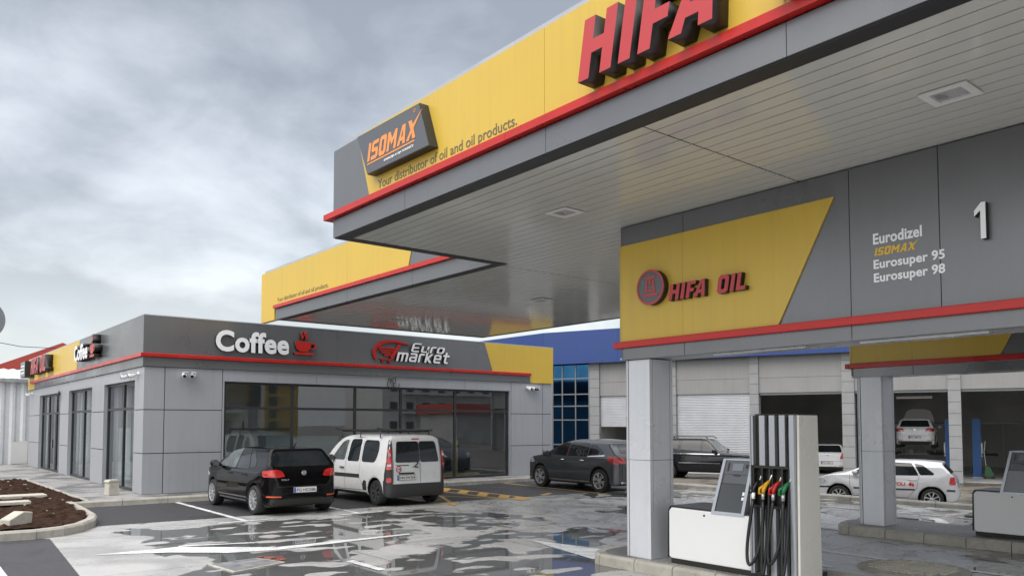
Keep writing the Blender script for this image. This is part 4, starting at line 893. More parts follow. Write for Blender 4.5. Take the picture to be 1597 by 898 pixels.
class Car:
    def __init__(s, name, label, cat, shell, mp, wheels, ra, group=None):
        s.t = thing(name, (0, 0, 0), label, cat, group, 0, True)
        me = shell; me.name = 'body'; me.materials.clear(); me.materials.append(mp); me.materials.append(M['black'])
        for p in me.polygons:
            p.use_smooth = True; c = p.center
            if any(math.hypot(c.y - y, c.z - z) < ra + .012 and abs(p.normal.z * 0 + 1) for y, z in wheels) and any(math.hypot(c.y - y, c.z - z) < ra + .012 for y, z in wheels): p.material_index = 1
            if p.normal.z < -.8 and c.z < .4: p.material_index = 1
        s.body = place('body', me, s.t); s.paint = mp
        s.bvh = BVHTree.FromPolygons([v.co.copy() for v in me.vertices], [tuple(p.vertices) for p in me.polygons])
    def hit(s, side, a, b):
        o, d = {'L': ((-3, a, b), (1, 0, 0)), 'R': ((3, a, b), (-1, 0, 0)), 'B': ((a, -6, b), (0, 1, 0)), 'F': ((a, 6, b), (0, -1, 0)), 'T': ((a, b, 5), (0, 0, -1))}[side]
        h, n, i, dist = s.bvh.ray_cast(Vector(o), Vector(d))
        if h is None:
            q = {'L': (-.8, a, b), 'R': (.8, a, b), 'B': (a, -2, b), 'F': (a, 2, b), 'T': (a, b, 1.3)}[side]
            h, n, i, dist = s.bvh.find_nearest(Vector(q))
        return h, n
    def patch(s, name, side, poly_, m, off=.006, cell=.05, parent=None, r_=.03, label=None, thick=.014):
        if r_: poly_ = rnd(poly_, r_)
        xs = [p[0] for p in poly_]; ys = [p[1] for p in poly_]; key = {}; mb = MB(); edges = {}
        for i in range(int((max(xs) - min(xs)) / cell) + 1):
            for j in range(int((max(ys) - min(ys)) / cell) + 1):
                x0, y0 = min(xs) + i * cell, min(ys) + j * cell
                c = clip_cell(poly_, x0, x0 + cell, y0, y0 + cell); f = []
                for p in c:
                    k = (round(p[0], 4), round(p[1], 4))
                    if k not in key:
                        h, n = s.hit(side, *k); key[k] = len(mb.v); mb.v.append(tuple(h + n * off))
                    if key[k] not in f: f.append(key[k])
                if len(f) > 2: mb.f.append(tuple(f)); mb.m.append(0)
        for f in mb.f:
            for a, b in zip(f, f[1:] + f[:1]): edges[(min(a, b), max(a, b))] = edges.get((min(a, b), max(a, b)), 0) + 1
        inv = {v: k for k, v in key.items()}; low = {}
        for (a, b), c in edges.items():
            if c == 1:
                for v in (a, b):
                    if v not in low:
                        h, n = s.hit(side, *inv[v]); low[v] = len(mb.v); mb.v.append(tuple(h + n * (off - thick)))
                mb.f.append((a, b, low[b], low[a])); mb.m.append(0)
        o = mb.build(name, m, parent or s.t, smooth=True)
        try: o.data.set_sharp_from_angle(angle=R(40))
        except Exception: pass
        if label: o['label'] = label
        return o
    def both(s, name, poly_, m, **k): return [s.patch(name, 'L', poly_, m, **k), s.patch(name, 'R', poly_, m, **k)]
    def seam(s, side, pts, wd=.009, m=None, name='door_seam', off=.0015, parent=None):
        mb = MB(); q = []
        for a, b in zip(pts, pts[1:]):
            L = math.hypot(b[0] - a[0], b[1] - a[1]); k = max(1, int(L / .06)); q += [(a[0] + (b[0] - a[0]) * i / k, a[1] + (b[1] - a[1]) * i / k) for i in range(k)]
        q.append(pts[-1]); row = []
        for i, p in enumerate(q):
            a, b = q[max(i - 1, 0)], q[min(i + 1, len(q) - 1)]; L = math.hypot(b[0] - a[0], b[1] - a[1]) or 1; nx, ny = -(b[1] - a[1]) / L * wd / 2, (b[0] - a[0]) / L * wd / 2
            for sg in (-1, 1):
                h, n = s.hit(side, p[0] + nx * sg, p[1] + ny * sg); mb.v.append(tuple(h + n * off))
        mb.f = [(2 * i, 2 * i + 1, 2 * i + 3, 2 * i + 2) for i in range(len(q) - 1)]; mb.m = [0] * len(mb.f)
        return mb.build(name, m or M['seam'], parent or s.t, smooth=True)
    def wheel(s, x, y, r_, wd, n=5, style='alloy', dark=False):
        sg = -1 if x < 0 else 1; ri = r_ * .70
        t_ = MB().lathe([(ri * .96, -wd / 2), (r_ * .93, -wd / 2), (r_, -wd * .36), (r_, wd * .36), (r_ * .93, wd / 2), (ri, wd / 2), (ri * .96, wd * .3), (ri * .96, -wd / 2)], (x, y, r_), 'x', 40, cap=False).build('wheel', M['tyre'], s.t, smooth=True)
        try: t_.data.set_sharp_from_angle(angle=R(40))
        except Exception: pass
        f = sg * wd / 2; q = MB()
        q.lathe([(ri * .98, f * .98), (ri * .98, f * 1.02), (ri * .9, f * .98), (ri * .86, f * .55), (ri * .87, f * .5)], (x, y, r_), 'x', 40, cap=False)
        q.lathe([(.06, f * .55), (.06, f * .9), (.035, f * .96), (0, f * .96)], (x, y, r_), 'x', 20)
        for k in range(n):
            a = 2 * math.pi * k / n + .3
            def P(rr, da, h): return (x + h, y + rr * math.cos(a + da), r_ + rr * math.sin(a + da))
            prs = [(-.11, .11)] if style != 'twin' else [(-.26, -.06), (.06, .26)]
            if style == 'cover': prs = [(-.24, .24)]
            for d0, d1 in prs:
                i0, i1 = (d0 * 2.2, d1 * 2.2) if style != 'cover' else (d0 * 1.2, d1 * 1.2)
                v = [P(.045, i0, f * .93), P(.045, i1, f * .93), P(ri * .92, d1, f * .97), P(ri * .92, d0, f * .97), P(.045, i0, f * .7), P(.045, i1, f * .7), P(ri * .92, d1, f * .6), P(ri * .92, d0, f * .6)]
                q.add(v, [(0, 1, 2, 3), (7, 6, 5, 4), (0, 4, 5, 1), (1, 5, 6, 2), (2, 6, 7, 3), (3, 7, 4, 0)])
        q.build('rim', M['rimd'] if dark else M['rim'], t_)
        MB().lathe([(0, f * .2), (ri * .95, f * .2)], (x, y, r_), 'x', 30).lathe([(ri * .95, f * .18), (ri * .95, -f * .3)], (x, y, r_), 'x', 30, cap=False).build('brake_hub', M['black'], t_)
    def wheels(s, yr, yf, tr, r_, wd, **k):
        for y in (yr, yf):
            for sx in (-1, 1): s.wheel(sx * (tr - wd / 2), y, r_, wd, **k)
    def plate(s, side, z, txt, wd=.52, h=.112, x=0, tilt=0):
        hh, n = s.hit(side, x, z); sg = -1 if side == 'B' else 1; y = hh.y + sg * .018
        p = MB().box(x - wd / 2, x + wd / 2, y - .007, y + .007, z - h / 2, z + h / 2).build('number_plate', M['plate'], s.t, bevel=.003)
        fr_ = ((x, y + sg * .0075, z), (-sg, 0, 0), (0, 0, 1), (0, sg, 0))
        MB().box(x - sg * -1 * 0 + (-wd / 2 if sg < 0 else wd / 2 - .045), x + (-wd / 2 + .045 if sg < 0 else wd / 2), y + sg * .0072 - .0005, y + sg * .0072 + .0012, z - h / 2 + .004, z + h / 2 - .004).build('plate_band', M['plateblue'], p)
        on_wall('plate_lettering', text_geo(txt, offset=.012), fr_, (-wd / 2 + .065, wd / 2 - .02, -.036, .036), .002, M['ink'], p)
        MB().box(x - wd / 2 - .012, x + wd / 2 + .012, y - sg * .012 - .003, y - sg * .012 + .003, z - h / 2 - .01, z + h / 2 + .01).build('plate_holder', M['black'], p)
    def mirror(s, y, z, x, m):
        for sg in (-1, 1):
            q = MB().tube([(sg * (x - .06), y, z - .03), (sg * (x + .02), y - .01, z), (sg * (x + .07), y - .015, z + .01), (sg * (x + .17), y - .03, z + .015), (sg * (x + .21), y - .035, z + .01)], [.025, .05, .085, .08, .04], 14)
            o = q.build('mirror', m, s.t, smooth=True)
            MB().box(sg * (x + .11) - .07, sg * (x + .11) + .07, y - .112, y - .107, z - .05, z + .07).build('mirror_glass', M['cglass2'], o)
    def handle(s, ys_, z, m):
        for side, sg in (('L', -1), ('R', 1)):
            for y in ys_:
                h, n = s.hit(side, y, z); MB().tube([(h.x + sg * .0, y - .10, z), (h.x + sg * .03, y - .085, z), (h.x + sg * .035, y, z + .004), (h.x + sg * .03, y + .085, z), (h.x, y + .10, z)], .016, 8).build('door_handle', m, s.t, smooth=True)
    def put(s, loc, rz, sc=1.0): s.t.location = loc; s.t.rotation_euler = (0, 0, rz); s.t.scale = (sc, sc, sc); return s.t

# --- black hatchback at the kerb
def hatch(name, label, mp, plate, L=(-2.05, 2.2), W=.88, H=1.435, wb=1.3185, r_=.315, group=None, lamp='wide', rimn=10, tail=None):
    a, b = L; wz = [(-wb, r_), (wb, r_)]; ra = r_ + .055
    side = [(a + .10, .20), (a + .015, .34), (a, .56), (a + .03, .66), (a + .055, .80), (a + .085, .98), (a + .19, 1.12), (a + .42, 1.375), (a + .36, 1.405), (a + .42, 1.425), (a + .95, H - .005), (a + 1.6, H + .012), (a + 2.1, H - .01), (a + 2.52, H - .10), (a + 2.98, 1.17), (a + 3.3, .985), (b - .55, .93), (b - .22, .82), (b - .04, .66), (b, .45), (b - .06, .22), (b - .2, .18), (a + .3, .17)]
    half = [(W - .16, .16), (W - .04, .24), (W, .42), (W + .005, .62), (W - .01, .80), (W - .035, .93), (W - .07, .97), (W - .215, 1.33), (W - .30, 1.42), (W - .44, H + .01), (0.0001, H + .04)]
    plan = [(0.0001, a - .02), (.40, a), (W - .2, a + .05), (W - .07, a + .22), (W - .015, a + .55), (W + .01, -.9), (W + .01, .9), (W - .01, b - .75), (W - .07, b - .38), (W - .24, b - .12), (W - .5, b - .01), (0.0001, b + .02)]
    c = Car(name, label, 'car', car_shell(side, half, plan, wz, ra), mp, wz, ra, group)
    g = M['cglass']
    c.both('front_window', [(1.02, .985), (.90, 1.06), (.40, 1.345), (.05, 1.395), (-.12, 1.40), (-.10, .965)], M['cglass2'])
    c.both('rear_window', [(-.16, .965), (-.18, 1.40), (-.62, 1.385), (-.90, 1.02), (-.93, .975)], g)
    c.both('quarter_window', [(-.97, .99), (-.93, 1.04), (-.68, 1.375), (-.90, 1.35), (-1.20, 1.14), (-1.24, 1.03)], g)
    c.patch('rear_screen', 'B', [(-.66, 1.045), (.66, 1.045), (.57, 1.34), (.50, 1.365), (-.50, 1.365), (-.57, 1.34)], g, r_=.05)
    c.patch('windscreen', 'F', [(-.70, 1.01), (.70, 1.01), (.56, 1.35), (-.56, 1.35)], M['cglass2'], r_=.06)
    tl = M['taillamp']
    if tail == 'tall':
        for sg in (-1, 1): c.patch('tail_lamp', 'B', [(sg * .56, .74), (sg * (W - .07), .72), (sg * (W - .09), 1.02), (sg * .66, 1.02)], tl, off=.012)
        c.both('tail_lamp', [(a + .08, .74), (a + .26, .80), (a + .20, 1.02), (a + .10, 1.02)], tl, off=.012)
    else:
        for sg in (-1, 1): c.patch('tail_lamp', 'B', [(sg * .43, .835), (sg * .56, .815), (sg * (W - .055), .83), (sg * (W - .065), .97), (sg * .62, .985), (sg * .50, .955)], tl, off=.010)
        c.both('tail_lamp', [(a + .075, .835), (a + .34, .875), (a + .31, .955), (a + .085, .97)], tl, off=.010)
    for sg in (-1, 1): c.patch('headlamp', 'F', [(sg * .42, .66), (sg * (W - .03), .70), (sg * (W - .05), .82), (sg * .45, .76)], M['headlamp'], off=.008)
    c.patch('grille', 'F', [(-.40, .66), (.40, .66), (.40, .74), (-.40, .74)], M['black']); c.patch('lower_grille', 'F', [(-.6, .30), (.6, .30), (.55, .46), (-.55, .46)], M['black'])
    c.patch('lower_bumper', 'B', [(-.74, .235), (.74, .235), (.72, .36), (-.72, .36)], M['black'], off=.008)
    for sg in (-1, 1): c.patch('reflector', 'B', [(sg * .52, .395), (sg * .79, .40), (sg * .78, .43), (sg * .52, .42)], M['amber'], off=.010)
    for sd_ in 'LR':
        c.seam(sd_, [(1.0, .97), (1.02, .7), (.92, .32), (-.12, .30), (-.13, .97)]); c.seam(sd_, [(-.13, .30), (-.70, .31), (-.95, .62), (-.98, .95)])
        c.seam(sd_, [(.85, .275), (-.85, .275)], .03, M['alu'] if mp is M['p_black'] else M['seam'], 'sill_trim', .004)
        c.seam(sd_, [(1.55, .80), (.5, .835), (-.9, .85), (-1.75, .865)], .014, None, 'shoulder_crease')
    c.seam('B', [(-.70, 1.0), (-.62, .80), (-.60, .62), (.60, .62), (.62, .80), (.70, 1.0)], .010, None, 'tailgate_seam')
    c.handle((.12, -.78), .845, mp); c.mirror(.88, 1.02, W - .02, mp); c.plate('B', .545, plate)
    c.wheels(-wb, wb, W - .01, r_, .215, n=rimn)
    h, n = c.hit('B', 0, .905); MB().lathe([(.055, 0), (.055, -.012), (.04, -.016), (.04, -.012), (.0, -.012)], (0, h.y, .905), 'y', 20).build('badge', M['chrome'], c.t)
    MB().tube([(-.0, a + .43, 1.10), (.28, a + .30, 1.08)], .012, 6).build('wiper', M['black'], c.t)
    return c
c = hatch('black_hatchback', 'shiny black hatchback parked nose to the shop, red lamps toward us', M['p_black'], 'PG·HD586')
h, n = c.hit('B', -.5, .76); on_wall('model_badge', text_geo('GOLF', offset=.02), ((-.5, h.y - .012, .75), (1, 0, 0), (0, 0, 1), (0, -1, 0)), (-.02, .15, 0, .035), .006, M['chrome'], c.t)
MB().tube([(0, -1.42, 1.44), (0, -1.5, 1.50), (0, -1.6, 1.56)], [.02, .01, .004], 8).build('antenna', M['black'], c.t)
c.put((7.05, 17.40, 0.004), 0, .95)

# --- white van with roof rack
def van():
    a, b, W, H, wb, r_ = -1.99, 2.22, .905, 1.80, 1.3485, .318; wz = [(-wb, r_), (wb, r_)]; ra = r_ + .06
    side = [(a + .10, .22), (a + .0, .32), (a, .52), (a + .03, .60), (a + .045, 1.0), (a + .13, 1.58), (a + .21, 1.73), (a + .40, 1.785), (a + 1.2, H + .005), (a + 2.2, H), (a + 2.65, 1.735), (a + 3.1, 1.45), (a + 3.4, 1.16), (b - .40, 1.03), (b - .10, .84), (b, .58), (b - .02, .32), (b - .15, .2), (a + .3, .2)]
    half = [(W - .12, .2), (W - .03, .27), (W, .42), (W + .01, .65), (W - .005, .95), (W - .03, 1.08), (W - .15, 1.62), (W - .24, 1.74), (W - .42, H), (0.0001, H + .03)]
    plan = [(0.0001, a - .015), (.5, a), (W - .15, a + .03), (W - .03, a + .13), (W + .005, a + .45), (W + .01, .8), (W - .01, b - .8), (W - .08, b - .38), (W - .27, b - .10), (W - .55, b), (0.0001, b + .02)]
    c = Car('white_van', 'tall white van with black roof rack parked between black hatchback and shop window', 'van', car_shell(side, half, plan, wz, ra), M['p_van'], wz, ra)
    c.both('front_window', [(1.12, 1.10), (1.05, 1.18), (.62, 1.58), (.42, 1.64), (.30, 1.64), (.34, 1.10)], M['cglass2'], r_=.07)
    c.both('middle_window', [(.18, 1.08), (.14, 1.66), (-.42, 1.67), (-.46, 1.08)], M['cglass'], r_=.09); c.both('rear_side_window', [(-.60, 1.08), (-.58, 1.65), (-1.34, 1.64), (-1.42, 1.40), (-1.32, 1.08)], M['cglass'], r_=.12)
    c.patch('rear_door_window', 'B', [(-.64, 1.09), (.072, 1.09), (.072, 1.62), (-.57, 1.62)], M['cglass'], r_=.07); c.patch('rear_door_window', 'B', [(.094, 1.09), (.66, 1.09), (.58, 1.62), (.094, 1.62)], M['cglass'], r_=.07)
    c.patch('windscreen', 'F', [(-.70, 1.2), (.70, 1.2), (.56, 1.66), (-.56, 1.66)], M['cglass2'], r_=.06)
    tr = M['plastic']
    for sg in (-1, 1):
        c.patch('corner_trim', 'B', [(sg * .72, .55), (sg * .862, .55), (sg * .845, 1.15), (sg * .755, 1.70), (sg * .71, 1.70), (sg * .725, 1.15)], tr, off=.008, r_=.02)
        l_ = c.patch('tail_lamp', 'B', [(sg * .745, .92), (sg * .855, .92), (sg * .84, 1.16), (sg * .80, 1.42), (sg * .745, 1.42)], M['taillamp'], off=.020)
        c.patch('lamp_lens', 'B', [(sg * .77, 1.0), (sg * .84, 1.0), (sg * .84, 1.06), (sg * .77, 1.06)], M['headlamp'], off=.026, parent=l_, r_=.02); c.patch('lamp_lens', 'B', [(sg * .77, 1.24), (sg * .82, 1.24), (sg * .80, 1.34), (sg * .775, 1.34)], M['headlamp'], off=.026, parent=l_, r_=.03)
        c.patch('reflector', 'B', [(sg * .76, .60), (sg * .85, .60), (sg * .85, .72), (sg * .76, .72)], M['taillamp'], off=.014)
        c.patch('headlamp', 'F', [(sg * .45, .72), (sg * (W - .03), .78), (sg * (W - .06), .98), (sg * .5, .88)], M['headlamp'], off=.008)
    c.both('corner_trim', [(a + .05, .55), (a + .21, .55), (a + .20, .78), (a + .13, 1.15), (a + .22, 1.66), (a + .17, 1.70), (a + .08, 1.15)], tr, off=.008, r_=.02)
    c.patch('bumper', 'B', [(-.86, .24), (.86, .24), (.86, .56), (-.86, .56)], tr, off=.016, r_=.05); c.both('bumper', [(a + .05, .26), (a + .215, .26), (a + .225, .48), (a + .23, .66), (a + .05, .57)], tr, off=.014, r_=.04)
    c.both('side_strip', [(.98, .66), (-.55, .67), (-.55, .76), (.98, .75)], tr, off=.012, r_=.02); c.both('stone_guard', [(-.74, .36), (-.93, .36), (-.93, .60), (-.80, .62), (-.72, .52)], tr, off=.006)
    c.both('sill', [(.88, .235), (-.92, .235), (-.92, .31), (.88, .30)], tr, off=.006, r_=.01)
    c.seam('B', [(.083, .58), (.083, 1.70)], .012); c.seam('B', [(-.70, 1.70), (-.70, .58)], .010); c.seam('B', [(.70, 1.70), (.70, .58)], .010)
    for sd_ in 'LR':
        c.seam(sd_, [(1.15, 1.05), (1.12, .6), (1.0, .34), (.25, .33), (.26, 1.7)], .011); c.seam(sd_, [(.24, .34), (-.80, .36), (-.55, .70), (-.52, 1.70), (.2, 1.72)], .009)
    c.patch('handle_recess', 'B', [(-.07, .955), (.03, .955), (.03, .985), (-.07, .985)], M['black'], off=.012, r_=.01); c.patch('plate_lamp', 'B', [(-.55, .80), (-.10, .80), (-.10, .84), (-.55, .84)], M['black'], off=.016, r_=.01)
    c.patch('brake_lamp', 'B', [(-.10, 1.665), (.12, 1.665), (.12, 1.69), (-.10, 1.69)], M['taillamp'], off=.012, r_=.008)
    MB().tube([(.02, a + .05, 1.12), (-.02, a - .01, 1.06), (-.10, a - .015, 1.0), (-.16, a + .0, .97)], [.012, .02, .014, .01], 8).build('wiper', M['black'], c.t)
    c.plate('B', .715, 'HN·SW354', x=-.33)
    h, n = c.hit('B', -.55, .93)
    st_ = c.patch('speed_sticker', 'B', circ(-.56, .93, .075, 24), M['white'], off=.006, r_=0, cell=.08); y = h.y - .008
    fr_ = ((0, h.y - .012, 0), (1, 0, 0), (0, 0, 1), (0, -1, 0))
    shape_wall('sticker_ring', [circ(-.56, .93, .078, 24), circ(-.56, .93, .056, 24)], fr_, .004, M['red'], st_); on_wall('sticker_number', text_geo('110', offset=.03), fr_, (-.60, -.52, .908, .952), .004, M['ink'], st_)
    c.seam('B', [(-.62, 1.02), (-.25, 1.02)], .022, M['plastic'], 'model_badge', .004)
    c.wheels(-wb, wb, W - .03, r_, .205, n=7, style='cover', dark=True); c.handle((.42,), .905, M['black']); c.mirror(1.0, 1.14, W - .04, M['black'])
    rk = thing_part('roof_rack', c.t)
    for y in (-1.35, -.3, .75): MB().tube([(-.74, y, 1.70), (-.73, y, 1.87), (.73, y, 1.87), (.74, y, 1.70)], .022, 8).build('cross_bar', M['black'], rk)
    for x in (-.66, .66): MB().tube([(x, -1.6, 1.90), (x, .95, 1.90), (x, 1.3, 1.94)], .02, 8).build('side_rail', M['black'], rk)
    MB().tube([(-.3, -1.55, 1.905), (-.3, .95, 1.905)], .015, 6).build('side_rail', M['black'], rk); MB().tube([(.3, -1.55, 1.905), (.3, .95, 1.905)], .015, 6).build('side_rail', M['black'], rk)
    return c
van().put((9.90, 17.42, 0.004), 0, .905)

# --- dark grey crossover
def crossover():
    a, b, W, H, wb, r_ = -2.18, 2.34, .93, 1.51, 1.3635, .345; wz = [(-wb, r_), (wb, r_)]; ra = r_ + .05
    side = [(a + .12, .24), (a + .02, .38), (a, .6), (a + .05, .80), (a + .10, 1.0), (a + .26, 1.16), (a + .56, 1.38), (a + .50, 1.42), (a + 1.0, 1.47), (a + 1.7, H + .01), (a + 2.2, H - .005), (a + 2.65, 1.39), (a + 3.2, 1.12), (a + 3.45, 1.03), (b - .5, .95), (b - .15, .82), (b, .62), (b, .42), (b - .06, .22), (b - .2, .18), (a + .3, .2)]
    half = [(W - .15, .18), (W - .03, .28), (W, .46), (W + .005, .66), (W - .005, .86), (W - .03, .98), (W - .06, 1.02), (W - .22, 1.38), (W - .32, 1.47), (W - .46, H + .01), (0.0001, H + .04)]
    plan = [(0.0001, a - .02), (.45, a + .01), (W - .18, a + .09), (W - .05, a + .3), (W, a + .7), (W + .01, -.6), (W + .01, .9), (W - .01, b - .75), (W - .08, b - .38), (W - .26, b - .12), (W - .5, b - .01), (0.0001, b + .02)]
    c = Car('dark_grey_car', 'dark grey crossover with multi spoke wheels half behind the nearer canopy column', 'car', car_shell(side, half, plan, wz, ra), M['p_grey'], wz, ra)
    c.both('front_window', [(1.15, 1.05), (.95, 1.16), (.45, 1.38), (.14, 1.43), (.12, 1.02)], M['cglass']); c.both('rear_window', [(.06, 1.02), (.06, 1.435), (-.50, 1.425), (-.78, 1.39), (-.80, 1.02)], M['cglass']); c.both('quarter_window', [(-.86, 1.03), (-.84, 1.38), (-1.10, 1.345), (-1.48, 1.14), (-1.42, 1.08)], M['cglass'])
    c.patch('rear_screen', 'B', [(-.6, 1.13), (.6, 1.13), (.5, 1.36), (-.5, 1.36)], M['cglass']); c.patch('windscreen', 'F', [(-.7, 1.08), (.7, 1.08), (.55, 1.42), (-.55, 1.42)], M['cglass2'])
    c.both('tail_lamp', [(a + .12, .86), (a + .20, .80), (a + .50, .97), (a + .42, 1.05), (a + .16, 1.02)], M['taillamp'], off=.010)
    for sg in (-1, 1): c.patch('tail_lamp', 'B', [(sg * .55, .86), (sg * (W - .08), .84), (sg * (W - .09), 1.03), (sg * .62, 1.0)], M['taillamp'], off=.01); c.patch('headlamp', 'F', [(sg * .5, .70), (sg * (W - .02), .78), (sg * (W - .05), .92), (sg * .52, .84)], M['headlamp'], off=.008)
    c.both('headlamp', [(b - .10, .72), (b - .62, .86), (b - .60, .93), (b - .2, .86)], M['headlamp'], off=.007)
    for sd_ in 'LR':
        c.seam(sd_, [(1.3, 1.0), (1.28, .65), (1.0, .35), (.08, .34), (.09, 1.0)], .01); c.seam(sd_, [(.08, .34), (-.80, .36), (-.95, .66), (-.85, 1.0)], .01)
        c.seam(sd_, [(.92, .30), (-.92, .30)], .035, M['alu'], 'sill_trim', .006); c.seam(sd_, [(-.84, 1.015), (-1.0, 1.03), (-1.55, 1.06)], .03, M['chrome'], 'window_trim', .008); c.seam(sd_, [(1.6, .86), (.4, .88), (-.9, .90)], .014, None, 'shoulder_crease')
    c.handle((.28, -.62), .90, M['chrome']); c.mirror(.98, 1.07, W - .03, M['p_grey']); c.wheels(-wb, wb, W - .01, r_, .225, n=6, style='twin')
    c.patch('exhaust_trim', 'B', [(-.72, .29), (-.42, .29), (-.42, .34), (-.72, .34)], M['chrome'], off=.012, r_=.01); c.plate('B', .62, 'PG·KT241')
    return c
crossover().put((16.45, 16.60, 0.004), R(-3), .95)

# --- big dark off-roader by the shutters
def offroader():
    a, b, W, H, wb, r_ = -2.30, 2.45, .93, 1.74, 1.39, .37; wz = [(-wb, r_), (wb, r_)]; ra = r_ + .07
    side = [(a + .08, .35), (a, .45), (a + .02, .75), (a + .05, 1.05), (a + .25, 1.62), (a + .38, 1.70), (a + 1.3, H), (a + 2.35, H - .01), (a + 2.58, 1.67), (a + 3.02, 1.22), (a + 3.2, 1.15), (b - .35, 1.08), (b - .08, .98), (b - .01, .62), (b, .42), (b - .12, .32), (a + .3, .34)]
    half = [(W - .12, .32), (W - .02, .38), (W, .55), (W + .005, .75), (W - .01, 1.0), (W - .03, 1.10), (W - .18, 1.6), (W - .26, 1.68), (W - .4, H), (0.0001, H + .03)]
    plan = [(0.0001, a - .01), (.6, a), (W - .12, a + .06), (W, a + .3), (W + .01, 0.6), (W, b - .55), (W - .08, b - .22), (W - .3, b - .02), (0.0001, b + .02)]
    c = Car('dark_off_roader', 'large dark blue black off-roader with bright side strips in front of the closed shutter', 'car', car_shell(side, half, plan, wz, ra), M['p_suv'], wz, ra)
    c.both('front_window', [(.74, 1.16), (.46, 1.52), (.36, 1.60), (.14, 1.63), (.12, 1.14)], M['cglass']); c.both('rear_window', [(.04, 1.14), (.04, 1.63), (-.75, 1.63), (-.86, 1.14)], M['cglass']); c.both('quarter_window', [(-.98, 1.15), (-.90, 1.62), (-1.75, 1.60), (-1.9, 1.18)], M['cglass'])
    c.patch('windscreen', 'F', [(-.72, 1.2), (.72, 1.2), (.58, 1.63), (-.58, 1.63)], M['cglass2']); c.patch('grille', 'F', [(-.5, .75), (.5, .75), (.5, .98), (-.5, .98)], M['chrome'])
    for sg in (-1, 1): c.patch('tail_lamp', 'B', [(sg * .66, .85), (sg * .9, .85), (sg * .88, 1.12), (sg * .68, 1.12)], M['taillamp']); c.patch('headlamp', 'F', [(sg * .55, .80), (sg * .85, .82), (sg * .85, .98), (sg * .55, .96)], M['headlamp'])
    for sd_ in 'LR':
        c.seam(sd_, [(.85, 1.09), (-2.0, 1.10)], .035, M['chrome'], 'window_strip', .008); c.seam(sd_, [(.88, .72), (-.88, .72)], .04, M['chrome'], 'side_strip', .012)
        c.seam(sd_, [(1.1, 1.05), (1.08, .45), (.08, .42), (.08, 1.1)], .011); c.seam(sd_, [(.08, .42), (-.8, .45), (-.95, .8), (-.93, 1.1)], .011)
    for x in (-.62, .62): MB().tube([(x, -1.6, 1.73), (x, -1.5, 1.80), (x, .2, 1.80), (x, .3, 1.72)], .022, 8).build('roof_rail', M['black'], c.t)
    c.handle((.22, -.70), .98, M['p_suv']); c.mirror(.68, 1.2, W - .03, M['p_suv']); c.wheels(-wb, wb, W - .02, r_, .25, n=5)
    return c
